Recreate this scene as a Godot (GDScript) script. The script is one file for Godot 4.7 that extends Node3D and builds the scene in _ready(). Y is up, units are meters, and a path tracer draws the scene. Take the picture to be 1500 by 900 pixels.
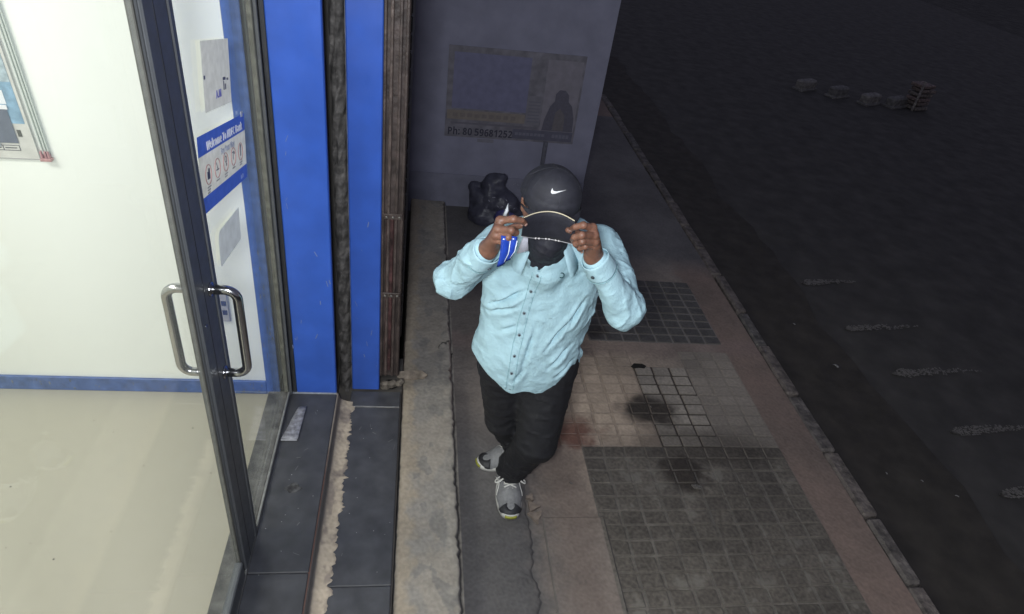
extends Node3D

# ---------------------------------------------------------------- signed distance grid, meshed as surface nets
class Field:
	var n: Vector3i
	var o: Vector3
	var h: float
	var d := PackedFloat32Array()

	func _init(lo: Vector3, hi: Vector3, cell: float) -> void:
		h = cell
		o = lo
		var s := (hi - lo) / cell
		n = Vector3i(int(s.x) + 2, int(s.y) + 2, int(s.z) + 2)
		d.resize(n.x * n.y * n.z)
		d.fill(0.5)

	func bone(a: Vector3, b: Vector3, ra: float, rb: float, k := 0.02, sq := Vector3.ONE, carve := false) -> void:
		var m := maxf(ra, rb) + k + 3.0 * h
		var ext := Vector3(m / sq.x, m / sq.y, m / sq.z)
		var lo := (Vector3(minf(a.x, b.x), minf(a.y, b.y), minf(a.z, b.z)) - ext - o) / h
		var hi := (Vector3(maxf(a.x, b.x), maxf(a.y, b.y), maxf(a.z, b.z)) + ext - o) / h
		var x0 := maxi(0, int(lo.x))
		var y0 := maxi(0, int(lo.y))
		var z0 := maxi(0, int(lo.z))
		var x1 := mini(n.x, int(hi.x) + 2)
		var y1 := mini(n.y, int(hi.y) + 2)
		var z1 := mini(n.z, int(hi.z) + 2)
		var A := a * sq
		var ab := b * sq - A
		var ll := maxf(ab.length_squared(), 1e-9)
		var big := maxf(sq.x, maxf(sq.y, sq.z))
		for z in range(z0, z1):
			for y in range(y0, y1):
				var at := (z * n.y + y) * n.x
				for x in range(x0, x1):
					var p := Vector3(o.x + x * h, o.y + y * h, o.z + z * h) * sq - A
					var t := clampf(p.dot(ab) / ll, 0.0, 1.0)
					var v := ((p - ab * t).length() - ra - (rb - ra) * t) / big
					var q := d[at + x]
					if carve:
						var e := clampf(0.5 - 0.5 * (q + v) / k, 0.0, 1.0)
						d[at + x] = q + (-v - q) * e + k * e * (1.0 - e)
					else:
						var e := clampf(0.5 + 0.5 * (q - v) / k, 0.0, 1.0)
						d[at + x] = q + (v - q) * e - k * e * (1.0 - e)

	func chain(points: Array, radii: Array, k := 0.004) -> void:
		for i in points.size() - 1:
			bone(points[i], points[i + 1], radii[i], radii[i + 1], k)

	func change(near: float, how: Callable) -> void:
		for z in n.z:
			for y in n.y:
				var at := (z * n.y + y) * n.x
				for x in n.x:
					if absf(d[at + x]) < near:
						d[at + x] = how.call(Vector3(o.x + x * h, o.y + y * h, o.z + z * h), d[at + x])

	func value(p: Vector3) -> float:
		var g := (p - o) / h
		var x := clampi(int(g.x), 0, n.x - 2)
		var y := clampi(int(g.y), 0, n.y - 2)
		var z := clampi(int(g.z), 0, n.z - 2)
		var f := Vector3(g.x - x, g.y - y, g.z - z)
		var r := 0.0
		for c in 8:
			var w := (f.x if c & 1 else 1.0 - f.x) * (f.y if c & 2 else 1.0 - f.y) * (f.z if c & 4 else 1.0 - f.z)
			r += w * d[((z + (c >> 2)) * n.y + y + ((c >> 1) & 1)) * n.x + x + (c & 1)]
		return r

	func front(x: float, y: float, z_from := -1.4, z_to := -2.1) -> float:   # where the surface is met when coming from +z
		var z := z_from
		while z > z_to:
			if value(Vector3(x, y, z)) < 0.0:
				return z
			z -= 0.003
		return z_to

	func add_to(V: PackedVector3Array, N: PackedVector3Array, I: PackedInt32Array) -> void:
		var cell := PackedInt32Array()
		cell.resize(d.size())
		cell.fill(-1)
		var sx := 1
		var sy := n.x
		var sz := n.x * n.y
		for z in n.z - 1:
			for y in n.y - 1:
				var at := (z * n.y + y) * n.x
				for x in n.x - 1:
					var i := at + x
					var v0 := d[i]
					if v0 > 4.0 * h or v0 < -4.0 * h:
						continue
					var v := [v0, d[i + sx], d[i + sy], d[i + sx + sy], d[i + sz], d[i + sx + sz], d[i + sy + sz], d[i + sx + sy + sz]]
					var m := 0
					for c in 8:
						if v[c] < 0.0:
							m |= 1 << c
					if m == 0 or m == 255:
						continue
					var sum := Vector3.ZERO
					var cnt := 0
					for c in 8:
						for bit in [1, 2, 4]:
							if c & bit:
								continue
							var e: int = c | bit
							if ((m >> c) & 1) == ((m >> e) & 1):
								continue
							var t: float = v[c] / (v[c] - v[e])
							var p := Vector3(c & 1, (c >> 1) & 1, c >> 2)
							p[0 if bit == 1 else 1 if bit == 2 else 2] += t
							sum += p
							cnt += 1
					cell[i] = V.size()
					V.append(o + (Vector3(x, y, z) + sum / cnt) * h)
					N.append(Vector3(v[1] + v[3] + v[5] + v[7] - v[0] - v[2] - v[4] - v[6], v[2] + v[3] + v[6] + v[7] - v[0] - v[1] - v[4] - v[5], v[4] + v[5] + v[6] + v[7] - v[0] - v[1] - v[2] - v[3]).normalized())
		for z in range(1, n.z - 1):
			for y in range(1, n.y - 1):
				var at := (z * n.y + y) * n.x
				for x in range(1, n.x - 1):
					var i := at + x
					if cell[i] < 0:
						continue
					var neg := d[i] < 0.0
					if neg != (d[i + sx] < 0.0):
						face(I, cell[i], cell[i - sy], cell[i - sy - sz], cell[i - sz], neg)
					if neg != (d[i + sy] < 0.0):
						face(I, cell[i], cell[i - sz], cell[i - sx - sz], cell[i - sx], neg)
					if neg != (d[i + sz] < 0.0):
						face(I, cell[i], cell[i - sx], cell[i - sx - sy], cell[i - sy], neg)

	func face(I: PackedInt32Array, a: int, b: int, c: int, e: int, neg: bool) -> void:
		if a < 0 or b < 0 or c < 0 or e < 0:
			return
		if not neg:
			I.append_array(PackedInt32Array([a, b, c, a, c, e]))
		else:
			I.append_array(PackedInt32Array([a, c, b, a, e, c]))


# ---------------------------------------------------------------- naming and tagging
var taken := {}

func numbered(called: String, parent: Node) -> String:
	var key := str(parent.get_instance_id()) + called
	var k: int = taken.get(key, 0)
	taken[key] = k + 1
	return called if k == 0 else "%s_%03d" % [called, k]

func tag(o: Node3D, label: String, category: String, group := "") -> Node3D:
	o.set_meta("label", label)
	o.set_meta("category", category)
	if group:
		o.set_meta("group", group)
	return o

func thing(called: String, label: String, category: String, at := Vector3.ZERO, turn := 0.0, group := "") -> Node3D:
	var o := Node3D.new()
	o.name = numbered(called, self)
	add_child(o, true)
	o.position = at
	o.rotation.y = turn
	return tag(o, label, category, group)

func put(called: String, m: Mesh, material: Material, parent: Node = self) -> MeshInstance3D:
	var o := MeshInstance3D.new()
	o.name = numbered(called, parent)
	o.mesh = m
	o.material_override = material
	parent.add_child(o, true)
	return o

func obj(called: String, st: SurfaceTool, material: Material, parent: Node = self, label := "") -> MeshInstance3D:
	st.generate_normals()
	var o := put(called, st.commit(), material, parent)
	if label:
		o.set_meta("label", label)
	return o

func struct(called: String, st: SurfaceTool, material: Material, kind := "structure") -> MeshInstance3D:
	var o := obj(called, st, material)
	o.set_meta("kind", kind)
	return o

# ---------------------------------------------------------------- shapes
func mb(smooth := false) -> SurfaceTool:
	var st := SurfaceTool.new()
	st.begin(Mesh.PRIMITIVE_TRIANGLES)
	st.set_smooth_group(0 if smooth else -1)
	return st

func tri(st: SurfaceTool, a: Vector3, b: Vector3, c: Vector3, inside: Vector3) -> void:
	var nn := (a - c).cross(a - b)
	if nn.dot((a + b + c) / 3.0 - inside) < 0.0:
		var t := b
		b = c
		c = t
	for v in [a, b, c]:
		st.set_uv(Vector2(v.x + v.z * 0.3, v.y + v.z * 0.7))
		st.add_vertex(v)

func quad(st: SurfaceTool, a: Vector3, b: Vector3, c: Vector3, e: Vector3, inside: Vector3) -> void:
	tri(st, a, b, c, inside)
	tri(st, a, c, e, inside)

# a box with chamfered edges
func bx(st: SurfaceTool, c: Vector3, s: Vector3, bev := 0.003, basis := Basis()) -> void:
	var hs := s * 0.5
	var b := minf(bev, minf(hs.x, minf(hs.y, hs.z)) * 0.9)
	var P := func(v: Vector3) -> Vector3: return c + basis * v
	var axes := [Vector3.RIGHT, Vector3.UP, Vector3.BACK]
	if b <= 0.0:
		b = 0.00001
	for a in 3:
		var u: Vector3 = axes[(a + 1) % 3]
		var w: Vector3 = axes[(a + 2) % 3]
		var hu: float = hs[(a + 1) % 3]
		var hw: float = hs[(a + 2) % 3]
		for sg in [-1.0, 1.0]:
			var m: Vector3 = axes[a] * (hs[a] * sg)
			quad(st, P.call(m + u * (hu - b) + w * (hw - b)), P.call(m - u * (hu - b) + w * (hw - b)), P.call(m - u * (hu - b) - w * (hw - b)), P.call(m + u * (hu - b) - w * (hw - b)), c)
		# the four edges along this axis
		for su in [-1.0, 1.0]:
			for sw in [-1.0, 1.0]:
				var l: Vector3 = axes[a] * (hs[a] - b)
				var e1: Vector3 = u * (hu * su) + w * ((hw - b) * sw)
				var e2: Vector3 = u * ((hu - b) * su) + w * (hw * sw)
				quad(st, P.call(e1 + l), P.call(e2 + l), P.call(e2 - l), P.call(e1 - l), c)
	for sx in [-1.0, 1.0]:
		for sy in [-1.0, 1.0]:
			for sz in [-1.0, 1.0]:
				var k := Vector3(hs.x * sx, hs.y * sy, hs.z * sz)
				var i := Vector3(b * sx, b * sy, b * sz)
				tri(st, P.call(k - Vector3(0, i.y, i.z)), P.call(k - Vector3(i.x, 0, i.z)), P.call(k - Vector3(i.x, i.y, 0)), c)

func box(x0: float, x1: float, y0: float, y1: float, z0: float, z1: float, bev := 0.003) -> SurfaceTool:
	var st := mb()
	bx(st, Vector3((x0 + x1) / 2, (y0 + y1) / 2, (z0 + z1) / 2), Vector3(absf(x1 - x0), absf(y1 - y0), absf(z1 - z0)), bev)
	return st

func smooth_path(pts: Array, times := 2) -> Array:
	for k in times:
		var r := [pts[0]]
		for i in pts.size() - 1:
			r.append(pts[i].lerp(pts[i + 1], 0.25))
			r.append(pts[i].lerp(pts[i + 1], 0.75))
		r.append(pts[-1])
		pts = r
	return pts

func tube(st: SurfaceTool, pts: Array, r0: float, r1 := -1.0, sides := 10, flat := 1.0, up := Vector3.UP) -> void:
	if r1 < 0.0:
		r1 = r0
	var rings := []
	var side: Vector3 = Vector3.ZERO
	for i in pts.size():
		var t: Vector3 = (pts[mini(i + 1, pts.size() - 1)] - pts[maxi(i - 1, 0)]).normalized()
		if side == Vector3.ZERO:
			side = t.cross(up if absf(t.dot(up)) < 0.95 else Vector3.RIGHT).normalized()
		side = (side - t * side.dot(t)).normalized()
		var other := t.cross(side)
		var r := lerpf(r0, r1, float(i) / (pts.size() - 1))
		var ring := []
		for k in sides:
			var a := TAU * k / sides
			ring.append(pts[i] + side * (cos(a) * r) + other * (sin(a) * r * flat))
		rings.append(ring)
	for i in pts.size() - 1:
		for k in sides:
			var j := (k + 1) % sides
			quad(st, rings[i][k], rings[i][j], rings[i + 1][j], rings[i + 1][k], (pts[i] + pts[i + 1]) / 2)
	for k in sides:
		var j := (k + 1) % sides
		tri(st, pts[0], rings[0][k], rings[0][j], pts[1])
		tri(st, pts[-1], rings[-1][k], rings[-1][j], pts[-2])

# a sheet given as rows of points, with thickness along its own normals
func sheet(st: SurfaceTool, rows: Array, thick: float) -> void:
	var R := rows.size()
	var C: int = rows[0].size()
	var off := []
	for i in R:
		var line := []
		for j in C:
			var du: Vector3 = rows[mini(i + 1, R - 1)][j] - rows[maxi(i - 1, 0)][j]
			var dv: Vector3 = rows[i][mini(j + 1, C - 1)] - rows[i][maxi(j - 1, 0)]
			line.append(du.cross(dv).normalized() * thick)
		off.append(line)
	for i in R - 1:
		for j in C - 1:
			var mid: Vector3 = (rows[i][j] + rows[i + 1][j + 1]) / 2
			quad(st, rows[i][j], rows[i + 1][j], rows[i + 1][j + 1], rows[i][j + 1], mid + off[i][j])
			quad(st, rows[i][j] + off[i][j], rows[i + 1][j] + off[i + 1][j], rows[i + 1][j + 1] + off[i + 1][j + 1], rows[i][j + 1] + off[i][j + 1], mid)
	for i in R - 1:
		for j in [0, C - 1]:
			quad(st, rows[i][j], rows[i + 1][j], rows[i + 1][j] + off[i + 1][j], rows[i][j] + off[i][j], rows[i][C / 2])
	for j in C - 1:
		for i in [0, R - 1]:
			quad(st, rows[i][j], rows[i][j + 1], rows[i][j + 1] + off[i][j + 1], rows[i][j] + off[i][j], rows[R / 2][j])

# a flat outline in a plane given by a basis, with depth along its z
func plate(st: SurfaceTool, outline: PackedVector2Array, depth: float, at := Vector3.ZERO, basis := Basis()) -> void:
	var idx := Geometry2D.triangulate_polygon(outline)
	var mid := Vector2.ZERO
	for p in outline:
		mid += p / outline.size()
	var inner := at + basis * Vector3(mid.x, mid.y, depth / 2)
	var P := func(v: Vector2, z: float) -> Vector3: return at + basis * Vector3(v.x, v.y, z)
	for z in [0.0, depth]:
		for i in range(0, idx.size(), 3):
			var a: Vector3 = P.call(outline[idx[i]], z)
			tri(st, a, P.call(outline[idx[i + 1]], z), P.call(outline[idx[i + 2]], z), a - basis.z * (1.0 if z > 0.0 else -1.0))
	for i in outline.size():
		var j := (i + 1) % outline.size()
		quad(st, P.call(outline[i], 0.0), P.call(outline[j], 0.0), P.call(outline[j], depth), P.call(outline[i], depth), inner)

func disc(st: SurfaceTool, c: Vector3, nrm: Vector3, r: float, depth: float, sides := 14) -> void:
	var u := nrm.cross(Vector3.UP if absf(nrm.y) < 0.9 else Vector3.RIGHT).normalized()
	var pts := PackedVector2Array()
	for k in sides:
		pts.append(Vector2(cos(TAU * k / sides), sin(TAU * k / sides)) * r)
	plate(st, pts, depth, c, Basis(u, nrm.cross(u), nrm))

func ring(st: SurfaceTool, c: Vector3, nrm: Vector3, r: float, wire: float, from := 0.0, to := TAU, sides := 24) -> void:
	var u := nrm.cross(Vector3.UP if absf(nrm.y) < 0.9 else Vector3.RIGHT).normalized()
	var w := nrm.cross(u)
	var pts := []
	for k in sides + 1:
		var a := lerpf(from, to, float(k) / sides)
		pts.append(c + u * cos(a) * r + w * sin(a) * r)
	tube(st, pts, wire, wire, 6)

func letters(text: String, size: float, material: Material, parent: Node, at: Vector3, basis: Basis, bold := true, called := "lettering", stretch := 1.0, align := HORIZONTAL_ALIGNMENT_CENTER) -> MeshInstance3D:
	var f := SystemFont.new()
	f.font_names = PackedStringArray(["Droid Sans"])
	f.font_weight = 700 if bold else 400
	var tm := TextMesh.new()
	tm.text = text
	tm.font = f
	tm.font_size = 32
	tm.pixel_size = size / 23.0
	tm.depth = 0.0008
	tm.curve_step = 2.0
	tm.horizontal_alignment = align
	var o := put(called, tm, material, parent)
	o.transform = Transform3D(basis.scaled_local(Vector3(stretch, 1, 1)), at)
	return o

func grid_mesh(V: PackedVector3Array, N: PackedVector3Array, I: PackedInt32Array) -> ArrayMesh:
	var arr := []
	arr.resize(Mesh.ARRAY_MAX)
	arr[Mesh.ARRAY_VERTEX] = V
	arr[Mesh.ARRAY_NORMAL] = N
	arr[Mesh.ARRAY_INDEX] = I
	var m := ArrayMesh.new()
	m.add_surface_from_arrays(Mesh.PRIMITIVE_TRIANGLES, arr)
	return m

func meshed(fields: Array) -> ArrayMesh:
	var V := PackedVector3Array()
	var N := PackedVector3Array()
	var I := PackedInt32Array()
	for f in fields:
		f.add_to(V, N, I)
	return grid_mesh(V, N, I)

# ---------------------------------------------------------------- materials
func noise(freq: float, s: int, octaves := 4) -> FastNoiseLite:
	var f := FastNoiseLite.new()
	f.noise_type = FastNoiseLite.TYPE_SIMPLEX_SMOOTH
	f.seed = s
	f.frequency = freq
	f.fractal_octaves = octaves
	return f

var textures := {}

func noise_map(freq: float, s: int, low: float, high: float, normal := false, strength := 4.0, octaves := 5) -> NoiseTexture2D:
	var key := [freq, s, low, high, normal, strength, octaves]
	if not textures.has(key):
		var t := NoiseTexture2D.new()
		t.width = 512
		t.height = 512
		t.seamless = true
		t.noise = noise(freq, s, octaves)
		if normal:
			t.as_normal_map = true
			t.bump_strength = strength
		else:
			var g := Gradient.new()
			g.set_color(0, Color(low, low, low))
			g.set_color(1, Color(high, high, high))
			t.color_ramp = g
		textures[key] = t
	return textures[key]

func lin(r: float, g: float, b: float) -> Color:
	return Color(r, g, b).linear_to_srgb()

# a plain surface with a mottled tone (variation) and fine relief, mapped in the object's own axes
func mat(c: Color, rough := 0.7, vary := 0.12, scale := 1.0, bump := 0.0, metallic := 0.0, s := 3, bump_scale := 3.0) -> StandardMaterial3D:
	var m := StandardMaterial3D.new()
	m.albedo_color = c
	m.roughness = rough
	m.metallic = metallic
	if vary > 0.0 or bump > 0.0:
		m.uv1_triplanar = true
		m.uv1_world_triplanar = true
		m.uv1_scale = Vector3.ONE * scale
	if vary > 0.0:
		var v := 0.05 if vary < 0.07 else 0.12 if vary < 0.17 else 0.22 if vary < 0.26 else 0.32
		m.albedo_texture = noise_map(0.012, s % 4, 1.0 - 2.2 * v, 1.0, false, 4.0, 6)
		m.roughness_texture = noise_map(0.02, 40, 0.75, 1.0)
	if bump > 0.0:
		m.heightmap_enabled = true
		m.heightmap_texture = noise_map(0.03 if bump_scale < 5.0 else 0.08, 7 + s % 3, 0.0, 1.0, false, 4.0, 5)
		m.heightmap_scale = bump * (1.2 if bump_scale < 5.0 else 0.5) / scale
	return m

func glass() -> StandardMaterial3D:
	var m := StandardMaterial3D.new()
	m.albedo_color = Color(0.9, 0.95, 0.94, 0.04)
	m.transparency = BaseMaterial3D.TRANSPARENCY_ALPHA
	m.roughness = 0.02
	m.metallic_specular = 0.35
	return m

func glow(c: Color, energy: float) -> StandardMaterial3D:
	var m := StandardMaterial3D.new()
	m.albedo_color = Color(0.9, 0.9, 0.9)
	m.emission_enabled = true
	m.emission = c
	m.emission_energy_multiplier = energy
	return m

func area(called: String, at: Vector3, towards: Vector3, size: Vector2, energy: float, c: Color) -> void:
	var l := AreaLight3D.new()
	l.name = called
	l.area_size = size
	l.light_energy = energy
	l.light_color = c
	l.area_range = 30.0
	l.shadow_enabled = true
	add_child(l)
	l.look_at_from_position(at, at + towards, Vector3.BACK if absf(towards.normalized().y) > 0.9 else Vector3.UP)

# ---------------------------------------------------------------- heights of the place
const LEDGE := 0.15
const STEP := 0.18
const LAND := 0.24
const ROAD := -0.12
const END_Z := -2.25      # the lobby's end wall
const DOOR_X := -0.53     # the plane of the glass front

func _ready() -> void:
	camera_and_light()
	setting()
	lobby()
	glass_front()
	pier_and_shutter()
	far_wall()
	person()
	small_things()

func camera_and_light() -> void:
	var cam := Camera3D.new()
	cam.name = "Camera3D"
	cam.fov = rad_to_deg(2.0 * atan(450.0 / 965.0))
	cam.near = 0.05
	cam.far = 500.0
	cam.position = Vector3(0, 2.4, 0)
	cam.rotation = Vector3(deg_to_rad(-35.4), deg_to_rad(-11.1), deg_to_rad(8.9))
	add_child(cam)
	cam.current = true
	var sky_material := ProceduralSkyMaterial.new()
	sky_material.sky_top_color = Color(0.33, 0.34, 0.41)
	sky_material.sky_horizon_color = Color(0.42, 0.40, 0.42)
	sky_material.sky_curve = 0.2
	sky_material.ground_bottom_color = Color(0.1, 0.1, 0.1)
	sky_material.ground_horizon_color = Color(0.2, 0.2, 0.2)
	var sky := Sky.new()
	sky.sky_material = sky_material
	var env := Environment.new()
	env.background_mode = Environment.BG_SKY
	env.sky = sky
	env.background_energy_multiplier = 1.0
	env.tonemap_mode = Environment.TONE_MAPPER_LINEAR
	env.tonemap_exposure = 1.0
	env.sdfgi_enabled = true
	env.ssao_enabled = true
	env.ssil_enabled = true
	var we := WorldEnvironment.new()
	we.name = "WorldEnvironment"
	we.environment = env
	add_child(we)
	var moon := DirectionalLight3D.new()
	moon.name = "Moonlight"
	moon.light_energy = 0.01
	moon.light_angular_distance = 0.5
	moon.light_color = Color(0.8, 0.85, 1.0)
	moon.shadow_enabled = true
	moon.rotation_degrees = Vector3(-50, -60, 0)
	moon.sky_mode = DirectionalLight3D.SKY_MODE_LIGHT_ONLY
	add_child(moon)
	# the lobby's two ceiling panels and the floodlight on the shop front
	for z in [-1.1, 0.9]:
		area("CeilingPanelLight", Vector3(-2.1, 2.88, z), Vector3.DOWN, Vector2(1.2, 0.6), 4.2, Color(1.0, 1.0, 0.97))
	area("FloodlightLight", Vector3(-0.14, 2.50, 0.15), Vector3(0.62, -1.05, -1.9), Vector2(0.26, 0.16), 6.0, Color(0.96, 0.98, 1.0))

# ---------------------------------------------------------------- ground, pavement, steps
const PX0 := -0.35
const PX1 := 2.35
const PZ0 := -7.0
const PZ1 := 0.5

func region(x: float, z: float) -> int:   # 0 plain cement, 1 dark squares, 2 grey squares with wet joints, 3 beige squares, 4 far dark squares, 5 smooth cement with faint squares
	if x < 0.770 or x > 1.9413:
		return 0
	if z > -2.1628:
		return 1 if x > 0.8763 else 0
	if z > -2.7748 and x > 1.3023 and x < 1.6218:
		return 2
	if z > -2.9278 and x < 1.3023:
		return 3
	if z > -2.9278 and x > 1.6218:
		return 5
	if z < -3.0043 and z > -3.6928 and x > 1.0893:
		return 4
	return 0

func setting() -> void:
	# the painted colour of the paving: cement, red and beige worn patches, painted glow, wet stains
	var W := 600
	var H := 1560
	var base := Image.create(W, H, false, Image.FORMAT_RGB8)
	var face := Image.create(W, H, false, Image.FORMAT_RGB8)
	var n1 := noise(1.6, 11, 5)
	var n2 := noise(9.0, 12, 5)
	var n3 := noise(45.0, 13, 3)
	var K := 0.76
	for j in H:
		var z := PZ0 + (j + 0.5) / H * (PZ1 - PZ0)
		for i in W:
			var x := PX0 + (i + 0.5) / W * (PX1 - PX0)
			var a := n1.get_noise_2d(x, z)
			var b := n2.get_noise_2d(x, z)
			var e := n3.get_noise_2d(x, z)
			var xw := x + b * 0.05
			var zw := z + a * 0.06 + b * 0.03
			var c := Vector3(0.31, 0.262, 0.225)                        # grey brown cement
			c = c.lerp(Vector3(0.66, 0.52, 0.40), smoothstep(0.85, 0.1, Vector2((xw - 1.0) * 1.0, (zw + 2.55) * 0.8).length()))   # beige worn area, with a warm glow of light painted in
			c = c.lerp(Vector3(0.255, 0.180, 0.148), smoothstep(1.86, 1.94, xw) * (0.75 + 0.25 * a))    # reddish strip along the kerb
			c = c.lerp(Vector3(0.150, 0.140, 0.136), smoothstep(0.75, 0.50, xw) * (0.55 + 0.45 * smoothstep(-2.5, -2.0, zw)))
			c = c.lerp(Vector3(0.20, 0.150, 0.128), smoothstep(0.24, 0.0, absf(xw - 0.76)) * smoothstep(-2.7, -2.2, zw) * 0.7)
			c = c.lerp(Vector3(0.25, 0.100, 0.070), smoothstep(0.17, 0.03, Vector2((xw - 0.84) * 0.8, zw + 2.27).length() + 0.05 * b) * 0.8)  # red stain
			c = c.lerp(Vector3(0.27, 0.20, 0.18), smoothstep(0.12, 0.02, absf(zw + 2.96)) * 0.6)
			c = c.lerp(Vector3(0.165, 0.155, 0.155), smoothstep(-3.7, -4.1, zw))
			if x < 0.262:                                                # the ledge: layers of old cement, some peeled off
				c = Vector3(0.375, 0.335, 0.285)
				c = c.lerp(Vector3(0.325, 0.300, 0.268), smoothstep(-0.05, 0.12, n1.get_noise_2d(x * 2.0 + 7.0, z * 1.0)) * 0.9)
				c = c.lerp(Vector3(0.255, 0.240, 0.222), smoothstep(0.22, 0.27, n2.get_noise_2d(x * 0.8 + 3.0, z * 0.5)) * 0.7)
				c = c.lerp(Vector3(0.46, 0.385, 0.29), smoothstep(0.075, 0.03, x + b * 0.05) * 0.85)
				c = c.lerp(Vector3(0.44, 0.40, 0.34), smoothstep(0.19, 0.235, x + b * 0.06) * 0.7)
				if x < -0.15:                                            # the cement worn pale at the foot of the riser
					c = Vector3(0.56, 0.47, 0.365).lerp(Vector3(0.36, 0.30, 0.25), smoothstep(0.05, 0.3, n2.get_noise_2d(x * 1.5, z * 0.8)))
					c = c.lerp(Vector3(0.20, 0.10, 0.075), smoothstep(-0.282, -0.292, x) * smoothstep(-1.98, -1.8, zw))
				var crack := absf(zw + 2.72 + (x - 0.2) * 1.3 + 0.02 * b)
				if x > 0.17 and crack < 0.006:
					c *= 0.25
				c = c.lerp(Vector3(0.13, 0.125, 0.12), smoothstep(-2.9, -3.5, zw) * 0.08)
			c *= 0.96 + (0.30 if x > 0.262 else 0.12) * a + 0.14 * b + 0.20 * e
			var wet := maxf(smoothstep(0.17, 0.07, Vector2((xw - 1.30) * 0.8, (zw + 2.40) * 1.0).length()), smoothstep(0.155, 0.07, Vector2(xw - 1.36, zw + 1.99).length()))
			wet = maxf(wet, 0.55 * smoothstep(0.26, 0.12, Vector2((xw - 1.5) * 0.5, (zw + 2.16) * 1.5).length()))
			wet = maxf(wet, 0.8 * smoothstep(0.10, 0.03, Vector2((xw - 1.15), (zw + 3.1)).length()))
			var wc := Vector3(0.055, 0.044, 0.036) * (1.0 + 0.4 * e)
			var g := region(x, z)
			var t := c * 0.98
			var m := c
			if g == 1:
				t = Vector3(0.160, 0.139, 0.117) * (0.9 + 0.35 * a + 0.2 * b + 0.5 * e)
				t = t.lerp(Vector3(0.24, 0.22, 0.19), smoothstep(0.35, 0.6, b + a * 0.6) * 0.7)
				m = Vector3(0.225, 0.20, 0.172) * (0.9 + 0.3 * b + 0.2 * e)
				m = m.lerp(t * 1.05, smoothstep(-0.12, 0.22, n1.get_noise_2d(x * 1.7 + 30.0, z * 1.7) + 0.4 * b) * 0.85)
				m = m.lerp(t * 0.9, smoothstep(-2.02, -2.12, zw) * smoothstep(1.15, 1.3, xw) * 0.9)
			elif g == 2:
				t = Vector3(0.42, 0.37, 0.315) * (0.95 + 0.3 * a + 0.3 * e)
				m = Vector3(0.075, 0.060, 0.050)
			elif g == 3:
				t = c
				m = c * 0.78
			elif g == 4:
				t = Vector3(0.115, 0.108, 0.104) * (0.95 + 0.3 * b + 0.3 * e)
				m = Vector3(0.24, 0.225, 0.21)
			elif g == 5:
				t = Vector3(0.34, 0.295, 0.25) * (0.95 + 0.3 * a + 0.2 * e)
				m = t * 0.85
			t = t.lerp(wc, wet) * K
			m = m.lerp(wc, wet) * K
			face.set_pixel(i, j, lin(clampf(t.x, 0.004, 1), clampf(t.y, 0.004, 1), clampf(t.z, 0.004, 1)))
			base.set_pixel(i, j, lin(clampf(m.x, 0.004, 1), clampf(m.y, 0.004, 1), clampf(m.z, 0.004, 1)))
	# the relief of the cement, from the same paint: pits where it is dark
	var relief := face.duplicate() as Image
	for j in H:
		for i in W:
			var x := PX0 + (i + 0.5) / W * (PX1 - PX0)
			var z := PZ0 + (j + 0.5) / H * (PZ1 - PZ0)
			var v := clampf(0.5 + 0.25 * n2.get_noise_2d(x * 2.0, z * 2.0) + 0.35 * n3.get_noise_2d(x, z), 0.0, 1.0)
			relief.set_pixel(i, j, Color(v, v, v))
	var grain_map := ImageTexture.create_from_image(relief)
	var mats := []
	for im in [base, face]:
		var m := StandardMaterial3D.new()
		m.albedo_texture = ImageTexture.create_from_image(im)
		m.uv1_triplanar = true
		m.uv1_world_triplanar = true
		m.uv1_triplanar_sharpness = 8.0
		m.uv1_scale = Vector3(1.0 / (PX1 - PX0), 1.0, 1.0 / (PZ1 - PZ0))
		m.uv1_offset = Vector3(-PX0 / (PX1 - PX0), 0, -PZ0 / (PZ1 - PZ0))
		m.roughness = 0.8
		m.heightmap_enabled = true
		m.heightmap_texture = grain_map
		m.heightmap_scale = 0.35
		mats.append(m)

	# bare earth to the horizon
	var ground := mb()
	quad(ground, Vector3(-200, -0.3, -200), Vector3(200, -0.3, -200), Vector3(200, -0.3, 200), Vector3(-200, -0.3, 200), Vector3(0, -9, 0))
	struct("ground", ground, mat(lin(0.07, 0.065, 0.055), 0.95, 0.2, 0.3, 0.4))

	# road: a slightly uneven sheet
	var rn := noise(0.7, 31, 4)
	var road := mb(true)
	var xs := []
	var zs := []
	for i in 29:
		xs.append(2.2 + 12.8 * pow(i / 28.0, 1.4))
	for j in 50:
		zs.append(6.0 - 66.0 * pow(j / 49.0, 1.6))
	for i in 28:
		for j in 49:
			var q := []
			for k in [[0, 0], [1, 0], [1, 1], [0, 1]]:
				var x: float = xs[i + k[0]]
				var z: float = zs[j + k[1]]
				q.append(Vector3(x, ROAD + 0.004 * rn.get_noise_2d(x, z), z))
			quad(road, q[0], q[1], q[2], q[3], Vector3(q[0].x, -5, q[0].z))
	var asphalt := mat(lin(0.074, 0.068, 0.061), 0.9, 0.12, 0.5, 0.0, 0.0, 5, 3.0)
	struct("road", road, asphalt)
	# the darker strip of silt along the kerb
	var gut := mb(true)
	var gn := noise(0.9, 33, 4)
	for j in 60:
		var q := []
		for k in [[0, 0], [1, 0], [1, 1], [0, 1]]:
			var z: float = 2.0 - (j + k[1]) * 0.2
			var x: float = 2.26 if k[0] == 0 else 2.93 + 0.13 * gn.get_noise_1d(z * 1.3) + 0.05 * gn.get_noise_1d(z * 6.0)
			q.append(Vector3(x, ROAD + (0.018 if k[0] == 0 else 0.008) + 0.004 * rn.get_noise_2d(x, z), z))
		quad(gut, q[0], q[1], q[2], q[3], Vector3(q[0].x, -5, q[0].z))
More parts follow.
